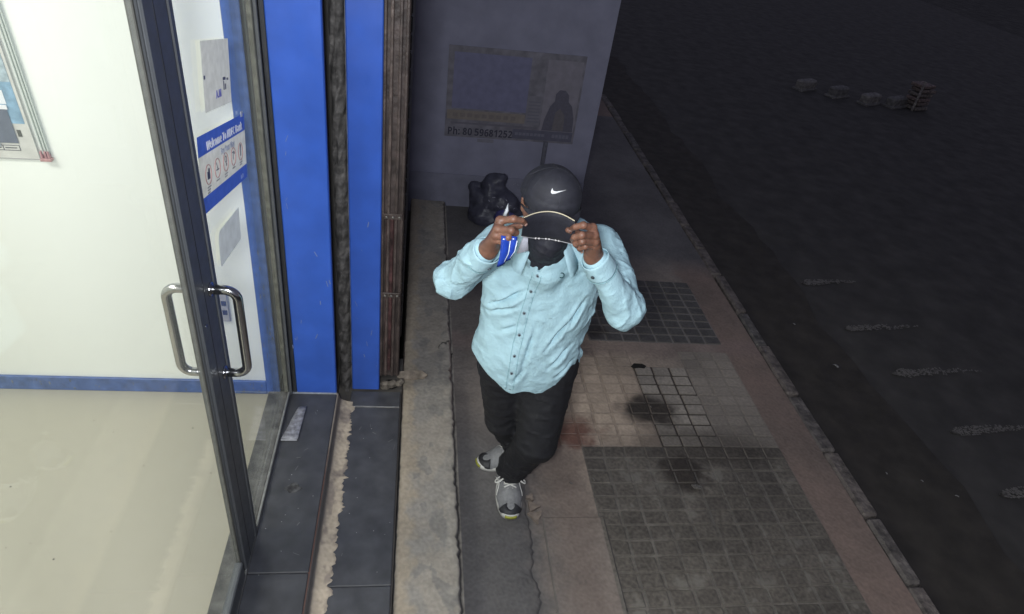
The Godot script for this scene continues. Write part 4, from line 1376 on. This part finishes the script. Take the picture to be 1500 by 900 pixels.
	var creases := [[0.284, 1.079, 0.392, 1.176, 0.010], [0.278, 1.047, 0.378, 1.113, 0.006], [0.324, 0.990, 0.389, 1.038, 0.006], [0.444, 1.064, 0.407, 0.812, 0.006], [0.580, 1.099, 0.486, 0.944, 0.012], [0.606, 1.144, 0.548, 1.009, 0.010], [0.584, 0.948, 0.511, 0.865, 0.011], [0.425, 0.862, 0.390, 0.792, 0.006], [0.611, 0.869, 0.545, 0.817, 0.010]]
	var drape := func(p: Vector3, d: float) -> float:
		var groove := 0.0
		if p.z > -1.86:
			for k in creases:
				var s0 := Vector2(k[0], k[1])
				var s1 := Vector2(k[2], k[3])
				var t := clampf((Vector2(p.x, p.y) - s0).dot(s1 - s0) / (s1 - s0).length_squared(), 0.0, 1.0)
				var away := (Vector2(p.x, p.y) - s0.lerp(s1, t)).length()
				groove += k[4] * sin(PI * clampf(t, 0.08, 0.92)) * (1.15 * exp(-pow(away / 0.0065, 2.0)) - 0.55 * exp(-pow((away - 0.016) / 0.010, 2.0)))
		var u := p.x * 0.86 - p.y * 0.5           # along the long creases that run up from his right side
		var w := p.x * 0.5 + p.y * 0.86
		var a: float = ridge.call(f1.get_noise_3d(u * 2.4, w * 9.0, p.z * 3.0), 2.5)
		var b: float = ridge.call(f2.get_noise_3d(w * 3.0 + 9.0, u * 11.0, p.z * 4.0), 2.0)
		var arm := smoothstep(0.22, 0.17, p.x) + smoothstep(0.60, 0.66, p.x)
		var c: float = ridge.call(f1.get_noise_3d(p.x * 6.5 + 5.0, p.y * 5.0, p.z * 6.5), 3.0)
		var low := smoothstep(1.10, 0.85, p.y)
		return d + groove - 0.0030 * a * (0.30 + 0.4 * low) - 0.0013 * b * (0.4 + 0.8 * smoothstep(0.50, 0.60, p.x)) - 0.0065 * c * clampf(arm, 0.0, 1.0) + 0.005 + 0.012 * f1.get_noise_3d(p.x * 5.0, p.y * 4.0, p.z * 4.0) - 0.003 * low * sin(p.x * 30.0 + p.y * 5.0)
	shirt.change(0.035, drape)
	var hem := func(x: float, z: float) -> float:
		var fr := smoothstep(-1.90, -1.80, z)
		var left := lerpf(0.735, 0.835, smoothstep(0.385, 0.235, x))
		return left + 0.006 * sin(x * 60.0) * fr - 0.05 * (1.0 - fr) * smoothstep(0.24, 0.34, x) + 0.02 * smoothstep(0.62, 0.67, x)
	# cut the hem, and open the collar
	var neck_at := Vector3(0.428, 1.36, -1.80)
	shirt.change(0.5, func(p: Vector3, d: float) -> float:
		var r: float = maxf(d, hem.call(p.x, p.z) - p.y)
		if p.y > 1.24 and absf(p.x - 0.42) < 0.12:
			var t := clampf((p.y - 1.28) / 0.1, 0.0, 1.0)
			var q := Vector2(p.x - lerpf(0.432, 0.424, t), p.z - lerpf(-1.845, -1.80, t)).length() - 0.050
			r = maxf(r, -maxf(q, 1.338 - p.y))
			if p.z > -1.80:
				var half := (p.y - 1.262) * 0.22
				r = maxf(r, -(maxf(absf(p.x - 0.412 - (p.y - 1.262) * 0.12) - half, d * -1.0 - 0.010 if d < 0.0 else -0.01) ))
		return r)
	put("shirt", meshed([shirt]), cloth, man)
	var tee := Field.new(Vector3(0.30, 1.15, -1.98), Vector3(0.56, 1.36, -1.68), 0.008)
	tee.bone(Vector3(0.462, 1.25, -1.885), Vector3(0.464, 1.18, -1.885), 0.125, 0.130, 0.02, FL)
	tee.bone(Vector3(0.43, 1.29, -1.87), Vector3(0.46, 1.25, -1.87), 0.05, 0.07, 0.02)
	put("undershirt", meshed([tee]), mat(lin(0.42, 0.40, 0.44), 0.85, 0.08, 4.0, 0.3, 0.0, 99, 6.0), man)

	# placket, buttons, chest emblem
	var line := [Vector2(0.408, 1.262), Vector2(0.405, 1.177), Vector2(0.394, 1.088), Vector2(0.388, 1.0), Vector2(0.380, 0.916), Vector2(0.379, 0.84), Vector2(0.381, 0.752)]
	var rows := []
	for k in 49:
		var t := k / 48.0 * 6.0
		var i := mini(int(t), 5)
		var p: Vector2 = line[i].lerp(line[i + 1], t - i)
		var row := []
		for s in 4:
			var x := p.x - 0.012 + 0.026 * s / 3.0
			row.append(Vector3(x, p.y, shirt.front(x, p.y) + 0.0012))
		rows.append(row)
	var pl := mb(true)
	sheet(pl, rows, -0.0014)
	obj("placket", pl, mat(lin(0.415, 0.62, 0.695), 0.85, 0.04, 3.0, 0.22, 0.0, 92, 4.0), man)
	for e in [0, 3]:
		var seam := mb(true)
		var pts := []
		for r in rows:
			pts.append(r[e] + Vector3(0, 0, 0.0016))
		tube(seam, pts, 0.0011, 0.0011, 5)
		obj("seam", seam, thread, man)
	var button := mat(lin(0.045, 0.055, 0.065), 0.35, 0.0)
	var rim := mat(lin(0.30, 0.36, 0.40), 0.4, 0.0)
	for p in [Vector2(0.412, 1.258), line[1], line[2], line[3], line[4], Vector2(0.379, 0.84)]:
		var st := mb(true)
		var z: float = shirt.front(p.x, p.y)
		disc(st, Vector3(p.x, p.y, z + 0.002), Vector3(0, 0.2, 1).normalized(), 0.0058, 0.0026, 12)
		var bt := obj("button", st, button, man)
		var rg := mb(true)
		ring(rg, Vector3(p.x, p.y, z + 0.0046), Vector3(0, 0.2, 1).normalized(), 0.0050, 0.0009, 0.0, TAU, 12)
		obj("rim", rg, rim, bt)
	var ez := shirt.front(0.491, 1.262) + 0.002
	var em := mb(true)
	ring(em, Vector3(0.491, 1.262, ez), Vector3(0, 0.25, 1).normalized(), 0.0085, 0.0022, 0.3, 5.6, 18)
	obj("chest_emblem", em, mat(lin(0.03, 0.08, 0.09), 0.7, 0.0), man)
	var em2 := mb(true)
	ring(em2, Vector3(0.491, 1.2635, ez), Vector3(0, 0.25, 1).normalized(), 0.0042, 0.0012, -0.6, 2.6, 10)
	obj("chest_emblem", em2, mat(lin(0.30, 0.45, 0.45), 0.7, 0.0), man)
	# pocket edge seams and yoke seams are too faint to see; cuffs with a button, placket slit
	for s in [[ELBOW_R, WRIST_R, Vector3(0.5, -0.3, 0.8)], [ELBOW_L, WRIST_L, Vector3(-0.6, -0.2, 0.8)]]:
		var st := mb(true)
		var a: Vector3 = s[0].lerp(s[1], 0.74)
		var b: Vector3 = s[0].lerp(s[1], 0.985)
		var ax: Vector3 = (b - a).normalized()
		var side := ax.cross(Vector3.BACK).normalized()
		var other := ax.cross(side)
		var cuff_rows := []
		for i in 8:
			var t := i / 7.0
			var row := []
			for k in 25:
				var an := TAU * k / 24.0
				var r := lerpf(0.0470, 0.0415, t) + 0.0015 * sin(an * 3.0 + t * 2.0)
				row.append(a.lerp(b, t) + side * cos(an) * r + other * sin(an) * r * 0.96)
			cuff_rows.append(row)
		sheet(st, cuff_rows, 0.002)
		var cuff := obj("cuff", st, cloth, man)
		var look: Vector3 = (s[2] - ax * ax.dot(s[2])).normalized()
		var bs := mb(true)
		disc(bs, a.lerp(b, 0.5) + look * 0.0445, look, 0.0056, 0.0032, 12)
		obj("button", bs, button, cuff)
		var edge := mb(true)
		var loop: Array = cuff_rows[0].duplicate()
		tube(edge, loop, 0.0013, 0.0013, 5)
		obj("seam", edge, thread, cuff)
	# collar: a stand round the neck and two leaves that fall open
	var collar := mb(true)
	var stand := []
	for k in 25:
		var u := lerpf(-1.0, 1.0, k / 24.0)
		var an := PI / 2 + PI + u * (PI * 0.80)          # opens to the front
		var c0 := Vector3(0.430, 1.318, -1.832)
		var dirv := Vector3(cos(an), 0, -sin(an) * -1.0)
		var fwd := smoothstep(0.55, 1.0, absf(u))
		var base := c0 + Vector3(dirv.x * 0.078, -0.012 - 0.030 * fwd + 0.012 * (1.0 - absf(u)), dirv.z * 0.078)
		var top := c0 + Vector3(dirv.x * 0.080, 0.045 - 0.004 * fwd, dirv.z * 0.076)
		var fold := c0 + Vector3(dirv.x * 0.090, 0.040 - 0.008 * fwd, dirv.z * 0.086)
		var leaf := c0 + Vector3(dirv.x * (0.108 + 0.028 * fwd), -0.004 - 0.036 * fwd + 0.006 * (1.0 - absf(u)), dirv.z * 0.100 + 0.030 * fwd)
		stand.append([base, top, fold, leaf])
	sheet(collar, stand, 0.0018)
	obj("collar", collar, cloth, man)
	var flap := mb(true)
	sheet(flap, [[Vector3(0.330, 1.452, -1.672), Vector3(0.342, 1.456, -1.676)], [Vector3(0.322, 1.424, -1.668), Vector3(0.345, 1.428, -1.676)], [Vector3(0.315, 1.392, -1.665), Vector3(0.352, 1.396, -1.680)]], 0.002)
	obj("collar_inner", flap, inner, man, "white inner side of the collar")

	# trousers
	var tr := Field.new(Vector3(0.20, 0.03, -2.24), Vector3(0.74, 0.90, -1.62), 0.010)
	tr.bone(Vector3(0.40, 0.80, -1.885), Vector3(0.53, 0.80, -1.885), 0.125, 0.125, 0.03, Vector3(1, 1, 1.15))
	tr.bone(Vector3(0.38, 0.74, -1.90), Vector3(0.415, 0.43, -1.93), 0.100, 0.074, 0.03)
	tr.bone(Vector3(0.415, 0.43, -1.93), Vector3(0.520, 0.13, -2.075), 0.072, 0.056, 0.02)
	tr.bone(Vector3(0.545, 0.76, -1.875), Vector3(0.535, 0.44, -1.785), 0.108, 0.082, 0.03)
	tr.bone(Vector3(0.535, 0.44, -1.800), Vector3(0.490, 0.12, -1.925), 0.078, 0.062, 0.02)
	var tn := noise(1.0, 111, 3)
	tr.change(0.04, func(p: Vector3, d: float) -> float:
		var a: float = ridge.call(tn.get_noise_3d(p.x * 7.0, p.y * 13.0, p.z * 7.0), 2.0)
		return maxf(d - 0.009 * a * (0.5 + smoothstep(0.35, 0.15, p.y)), 0.075 - p.y))
	put("trousers", meshed([tr]), trouser, man)

	# shoes
	var made := shoe(man)
	made.transform = Transform3D(Basis(Vector3.UP, deg_to_rad(-2.0)).scaled(Vector3(1.14, 1.08, 1.04)), Vector3(0.486, 0.0, -2.0))
	made.set_meta("label", "front shoe, toe towards the viewer")
	var other_shoe: Node3D = made.duplicate()
	other_shoe.name = "shoe_001"
	man.add_child(other_shoe, true)
	other_shoe.transform = Transform3D(Basis(Vector3.UP, deg_to_rad(-72.0)).scaled_local(Vector3(1.14, 1.08, 1.04)), Vector3(0.612, 0.0, -2.108))
	other_shoe.set_meta("label", "rear shoe, turned outwards behind the front leg")

	# cap
	var capf := Field.new(hc - Vector3(0.14, 0.06, 0.15), hc + Vector3(0.14, 0.17, 0.16), 0.005)
	capf.bone(at.call(0, 0.030, -0.020), at.call(0, 0.052, 0.020), 0.094, 0.086, 0.03)
	capf.bone(at.call(0, 0.075, 0.030), at.call(0, 0.085, 0.030), 0.060, 0.052, 0.04)
	var cut := func(p: Vector3) -> float: return (tilt.inverse() * (p - hc)).y - 0.030
	capf.change(0.5, func(p: Vector3, d: float) -> float: return maxf(d, -cut.call(p)))
	var crown := put("cap", meshed([capf]), capm, man, )
	crown.set_meta("label", "dark grey cap")
	var brim := mb(true)
	var brows := []
	for i in 9:
		var t := i / 8.0
		var row := []
		for k in 25:
			var u := lerpf(-1.0, 1.0, k / 24.0)
			var an := u * PI * 0.46
			var rr := 0.092 + t * 0.066 * pow(maxf(cos(an), 0.0), 0.55)
			row.append(at.call(sin(an) * lerpf(0.094, 0.088, t), 0.040 - 0.020 * u * u - 0.004 * t, cos(an) * rr + 0.004))
		brows.append(row)
	sheet(brim, brows, 0.004)
	obj("brim", brim, capm, crown)
	var piping := mb(true)
	tube(piping, brows[8], 0.0016, 0.0016, 6)
	obj("brim_edge", piping, mat(lin(0.10, 0.09, 0.08), 0.7, 0.0), crown)
	var bt2 := mb(true)
	disc(bt2, at.call(0, 0.136, 0.024), tilt * Vector3.UP, 0.008, 0.006, 12)
	obj("cap_button", bt2, capm, crown)
	for k in 3:
		var seam2 := mb(true)
		var pts := []
		for j in 13:
			var ph := lerpf(-1.25, 1.25, j / 12.0)
			var dir2: Vector3 = tilt * (Basis(Vector3.UP, k * PI / 3.0 + PI / 6.0) * Vector3(sin(ph), cos(ph), 0))
			var r := 0.16
			var cc: Vector3 = at.call(0, 0.040, 0.005)
			while r > 0.05 and capf.value(cc + dir2 * r) > 0.0:
				r -= 0.002
			pts.append(cc + dir2 * (r + 0.0005))
		tube(seam2, pts, 0.0012, 0.0012, 5)
		obj("seam", seam2, mat(lin(0.040, 0.040, 0.052), 0.8, 0.0), crown)
	# white tick mark on the front of the crown
	var mark := PackedVector2Array()
	for p in [[-0.37, 0.20], [-0.45, 0.06], [-0.48, -0.06], [-0.45, -0.15], [-0.36, -0.19], [-0.20, -0.16], [0.50, 0.13], [-0.12, -0.02], [-0.25, -0.01], [-0.33, 0.03], [-0.36, 0.10]]:
		mark.append(Vector2(p[0], p[1]) * 0.046)
	var mc: Vector3 = at.call(-0.006, 0.104, 0.0)
	var mz := mc.z + 0.2
	while mz > mc.z and capf.value(Vector3(mc.x, mc.y, mz)) > 0.0:
		mz -= 0.001
	var sw := mb()
	plate(sw, mark, 0.002, Vector3(mc.x, mc.y, mz - 0.001), Basis(Vector3.RIGHT, Vector3(0, 0.62, -0.78), Vector3(0, 0.78, 0.62)))
	obj("tick_emblem", sw, mat(lin(0.85, 0.85, 0.86), 0.6, 0.0), crown)

	# black mask held up by its edges
	var mk := thing("face_mask", "black cloth mask with thin pale edges stretched between both hands in front of the face", "mask", Vector3.ZERO)
	var top := smooth_path([Vector3(0.296, 1.580, -1.540), Vector3(0.331, 1.584, -1.565), Vector3(0.371, 1.585, -1.578), Vector3(0.406, 1.585, -1.566), Vector3(0.436, 1.580, -1.540)], 2)
	var low := smooth_path([Vector3(0.297, 1.522, -1.542), Vector3(0.340, 1.496, -1.580), Vector3(0.385, 1.486, -1.60), Vector3(0.419, 1.489, -1.585), Vector3(0.446, 1.506, -1.542)], 2)
	var mrows := []
	for i in 9:
		var t := i / 8.0
		var row := []
		for k in top.size():
			var p: Vector3 = top[k].lerp(low[k], t)
			p.z += 0.008 * sin(t * PI) + 0.002 * sin(t * PI * 3.0)
			row.append(p)
		mrows.append(row)
	var ms := mb(true)
	sheet(ms, mrows, -0.0015)
	obj("cloth", ms, mat(lin(0.017, 0.017, 0.028), 0.85, 0.1, 8.0, 0.3, 0.0, 121, 8.0), mk)
	var e1 := mb(true)
	tube(e1, top, 0.0016, 0.0016, 6)
	obj("top_edge", e1, mat(lin(0.60, 0.53, 0.38), 0.4, 0.0), mk, "thin pale gold upper edge")
	var e2 := mb(true)
	tube(e2, low, 0.0014, 0.0014, 6)
	obj("bottom_edge", e2, mat(lin(0.38, 0.37, 0.39), 0.5, 0.0), mk, "thin grey lower edge with pale dots")
	for k in [6, 7, 9, 10, 12, 13]:
		var st := mb(true)
		disc(st, low[k] + Vector3(0, 0.001, 0.001), Vector3(0, 0.4, 0.9).normalized(), 0.0030, 0.002, 8)
		obj("dot", st, mat(lin(0.55, 0.52, 0.52), 0.4, 0.0), mk)
	# blue plastic strip folded through the right hand
	var bs := thing("blue_strip", "folded glossy blue plastic strip with a pale tip hanging from the hand at left", "strip", Vector3.ZERO)
	var bm := mat(lin(0.020, 0.062, 0.42), 0.25, 0.08, 8.0)
	var bw := mat(lin(0.62, 0.68, 0.80), 0.3, 0.0)
	for s in [[Vector3(0.245, 1.556, -1.480), Vector3(0.241, 1.466, -1.476), 0.0125, 0.0], [Vector3(0.264, 1.556, -1.482), Vector3(0.255, 1.480, -1.480), 0.0120, 0.35]]:
		var r2 := []
		for i in 8:
			var t := i / 7.0
			var c: Vector3 = s[0].lerp(s[1], t) + Vector3(0.003 * sin(t * 3.0), 0, 0.006 * sin(t * PI))
			var row := []
			for k in 5:
				var u := (k - 2) / 2.0
				row.append(c + Vector3(u * s[2] * (1.0 - 0.15 * t), 0.006 * u * t, 0.003 * (1.0 - u * u) + s[3] * 0.01 * u))
			r2.append(row)
		var st := mb(true)
		sheet(st, r2, -0.0015)
		var o := obj("strip", st, bm, bs)
		var ed := mb(true)
		tube(ed, [r2[1][4] + Vector3(0, 0, 0.001), r2[4][4] + Vector3(0, 0, 0.001), r2[6][3] + Vector3(0, 0, 0.002)], 0.0016, 0.0008, 5)
		obj("edge_highlight", ed, bw, o)  # pale line painted as a highlight along the blue plastic
	var tip := mb(true)
	sheet(tip, [[Vector3(0.240, 1.575, -1.548), Vector3(0.247, 1.578, -1.542), Vector3(0.258, 1.575, -1.546)], [Vector3(0.244, 1.594, -1.548), Vector3(0.249, 1.597, -1.541), Vector3(0.256, 1.594, -1.547)], [Vector3(0.249, 1.612, -1.548), Vector3(0.2505, 1.616, -1.545), Vector3(0.252, 1.612, -1.548)]], 0.002)
	obj("tip", tip, mat(lin(0.50, 0.52, 0.55), 0.4, 0.0), bs)

func shoe(man: Node3D) -> Node3D:
	var s := Node3D.new()
	s.name = "shoe"
	man.add_child(s, true)
	var grey := mat(lin(0.27, 0.27, 0.275), 0.8, 0.12, 7.0, 0.35, 0.0, 131, 9.0)
	var black := mat(lin(0.028, 0.028, 0.032), 0.7, 0.1, 7.0, 0.3, 0.0, 132, 9.0)
	var pale := mat(lin(0.62, 0.61, 0.57), 0.7, 0.06, 6.0, 0.2, 0.0, 133, 6.0)
	# heel at z = 0, toe at z = 0.265
	var outline := func(k: int, n: int, grow: float) -> Vector3:
		var t := float(k) / n
		var a := t * TAU
		var z := 0.1325 + (0.1325 + grow) * cos(a)
		var w := (0.050 if cos(a) > 0.0 else 0.040 + 0.010 * (cos(a) + 1.0)) + grow
		return Vector3(w * signf(sin(a)) * pow(absf(sin(a)), 0.72), 0, z)
	var layer := func(y0: float, y1: float, g0: float, g1: float) -> SurfaceTool:
		var st := mb(true)
		var n := 40
		var c := Vector3(0, (y0 + y1) / 2, 0.13)
		for k in n:
			var lift0 := 0.012 * pow(smoothstep(0.17, 0.28, outline.call(k, n, 0.0).z), 2.0)
			var lift1 := 0.012 * pow(smoothstep(0.17, 0.28, outline.call(k + 1, n, 0.0).z), 2.0)
			var a: Vector3 = outline.call(k, n, g0) + Vector3(0, y0 + lift0, 0)
			var b: Vector3 = outline.call(k + 1, n, g0) + Vector3(0, y0 + lift1, 0)
			var d: Vector3 = outline.call(k, n, g1) + Vector3(0, y1 + lift0, 0)
			var e: Vector3 = outline.call(k + 1, n, g1) + Vector3(0, y1 + lift1, 0)
			quad(st, a, b, e, d, c)
			tri(st, a, b, Vector3(0, y0, 0.13), c)
			tri(st, d, e, Vector3(0, y1, 0.13), c)
		return st
	obj("outsole", layer.call(0.001, 0.012, -0.004, 0.002), black, s)
	obj("midsole", layer.call(0.0121, 0.030, 0.0025, 0.0005), pale, s)
	var F := Field.new(Vector3(-0.065, 0.012, -0.02), Vector3(0.065, 0.135, 0.285), 0.0045)
	F.bone(Vector3(0, 0.022, 0.215), Vector3(0, 0.026, 0.150), 0.045, 0.044, 0.02, Vector3(1, 1.25, 1))
	F.bone(Vector3(0, 0.034, 0.150), Vector3(0, 0.055, 0.060), 0.043, 0.040, 0.03)
	F.bone(Vector3(0, 0.045, 0.045), Vector3(0, 0.085, 0.040), 0.042, 0.040, 0.03)
	F.change(0.5, func(p: Vector3, d: float) -> float: return maxf(d, 0.026 - p.y))
	put("upper", meshed([F]), grey, s)
	# dark band round the toe, lime tip, pale side stripe
	var band := mb(true)
	var rows := []
	for k in 25:
		var a := lerpf(-1.15, 1.15, k / 24.0)
		var row := []
		for j in 5:
			var y := 0.034 + 0.024 * j / 4.0 * (0.75 + 0.25 * absf(sin(a)))
			var r := 0.0
			var dirn := Vector3(sin(a), 0, cos(a))
			var c := Vector3(0, y, 0.205)
			while r < 0.08 and F.value(c + dirn * r) < 0.0:
				r += 0.001
			row.append(c + dirn * (r + 0.0012))
		rows.append(row)
	sheet(band, rows, 0.0012)
	obj("toe_band", band, black, s)
	var lime := mb(true)
	var lr := []
	for k in 9:
		var a := lerpf(-0.42, 0.42, k / 8.0)
		var row := []
		for y in [0.021, 0.028, 0.0335]:
			row.append(Vector3(sin(a) * 0.054, y + 0.008, 0.205 + cos(a) * 0.0635 - (0.003 if y > 0.03 else 0.0)))
		lr.append(row)
	sheet(lime, lr, 0.0022)
	obj("toe_tip", lime, mat(lin(0.42, 0.42, 0.06), 0.6, 0.1, 8.0), s, "yellow green toe tip")
	var emblem := mb()
	bx(emblem, Vector3(0, 0.0745, 0.158), Vector3(0.022, 0.003, 0.018), 0.001, Basis(Vector3.RIGHT, 0.35))
	obj("tongue_patch", emblem, mat(lin(0.62, 0.60, 0.56), 0.6, 0.0), s)
	# laces: crossings and two loops
	var top := func(x: float, z: float) -> Vector3:
		var y := 0.13
		while y > 0.02 and F.value(Vector3(x, y, z)) > 0.0:
			y -= 0.001
		return Vector3(x, y + 0.0025, z)
	for k in 4:
		var z := 0.138 - k * 0.020
		for sg in [-1.0, 1.0]:
			var st := mb(true)
			var pts := []
			for j in 9:
				var t := j / 8.0
				pts.append(top.call(lerpf(-0.024, 0.024, t) * sg, z + 0.018 * (t - 0.5)) + Vector3(0, 0.001 * (1.0 if sg > 0.0 else 2.2), 0))
			tube(st, pts, 0.0038, 0.0038, 6, 0.6)
			obj("lace", st, pale, s)
	for sg in [-1.0, 1.0]:
		var st := mb(true)
		var pts := smooth_path([Vector3(0, 0.098, 0.098), Vector3(0.026 * sg, 0.106, 0.122), Vector3(0.054 * sg, 0.092, 0.140), Vector3(0.062 * sg, 0.086, 0.122), Vector3(0.030 * sg, 0.098, 0.098), Vector3(0.002 * sg, 0.099, 0.096)], 2)
		tube(st, pts, 0.0040, 0.0040, 6, 0.7)
		obj("lace", st, pale, s)
		var side := mb(true)
		var sp := []
		for j in 9:
			var t := j / 8.0
			var z := lerpf(0.06, 0.16, t)
			var x := 0.07
			var y := 0.040 + 0.02 * sin(t * PI)
			while x > 0.0 and F.value(Vector3(x * sg, y, z)) > 0.0:
				x -= 0.001
			sp.append(Vector3((x + 0.001) * sg, y, z))
		tube(side, sp, 0.0045, 0.0025, 6, 0.5)
		obj("side_stripe", side, pale, s)
	return s

# ---------------------------------------------------------------- small things lying about
func small_things() -> void:
	var leaf := thing("paper_slip", "creased pale grey paper slip on the granite landing against the door sill", "paper", Vector3(-0.463, LAND, -2.06))
	var rows := []
	for i in 9:
		var t := i / 8.0
		var row := []
		for k in 4:
			var u := k / 3.0
			var x := lerpf(lerpf(0.008, 0.042, u), lerpf(-0.034, 0.034, u), t)
			row.append(Vector3(x, 0.003 + 0.004 * absf(sin(t * 5.0 + u)) + 0.002 * sin(u * 7.0), lerpf(-0.098, 0.095, t) - 0.004 * u))
		rows.append(row)
	var st := mb(true)
	sheet(st, rows, 0.001)
	obj("slip", st, mat(lin(0.36, 0.36, 0.41), 0.6, 0.22, 6.0, 0.2, 0.0, 141), leaf)
	var edge := mb()
	bx(edge, Vector3(-0.001, 0.006, 0.097), Vector3(0.066, 0.003, 0.006), 0.001)
	obj("slip_edge", edge, mat(lin(0.40, 0.40, 0.43), 0.6, 0.1, 6.0), leaf)
	var bit := mat(lin(0.35, 0.34, 0.32), 0.6, 0.1, 8.0)
	for s in [[2.657, ROAD + 0.02, -3.386, 0.012, "tiny pale scrap on the dark gutter, farthest from the camera"], [2.737, ROAD + 0.02, -2.947, 0.022, "curled pale scrap on the dark gutter, largest of the scraps there"], [2.56, ROAD + 0.02, -2.08, 0.009, "tiny pale scrap close to the kerb on the dark gutter"], [2.74, ROAD + 0.02, -2.03, 0.008, "tiny pale scrap midway across the dark gutter"], [2.88, ROAD + 0.02, -1.93, 0.010, "tiny pale scrap on the outer edge of the dark gutter"]]:
		var t := thing("scrap", s[4], "litter", Vector3(s[0], s[1], s[2]), s[0] * 3.0, "scraps on the road gutter")
		var m := mb(true)
		var r := []
		for i in 5:
			var a := i / 4.0 * 2.4
			r.append([Vector3(cos(a) * s[3], sin(a) * s[3] * 0.5, -s[3] * 0.4), Vector3(cos(a) * s[3], sin(a) * s[3] * 0.5, s[3] * 0.4)])
		sheet(m, r, 0.001)
		obj("curl", m, bit, t)
	for s in [[0.783, 0.012, -1.93, 0.010, "small pale pebble on the reddish cement right of the shoes"], [0.895, 0.012, -1.955, 0.011, "flat pale chip on the reddish cement beside the dark squares"], [1.39, 0.012, -1.905, 0.026, "pale flake on the wet stain among the squares"], [1.315, 0.012, -2.44, 0.008, "white bit on the upper wet stain"]]:
		var t := thing("chip", s[4], "chip", Vector3(s[0], 0.008, s[2]), s[2] * 7.0)
		var m := mb()
		var pts := PackedVector2Array()
		for k in 7:
			var a := TAU * k / 7.0
			pts.append(Vector2(cos(a), sin(a) * 0.6) * s[3] * (0.8 + 0.3 * sin(a * 2.0 + s[0] * 9.0)))
		plate(m, pts, s[3] * 0.4, Vector3.ZERO, Basis(Vector3.RIGHT, Vector3.FORWARD, Vector3.UP))
		obj("flake", m, mat(lin(0.22, 0.20, 0.18), 0.8, 0.2, 9.0), t)
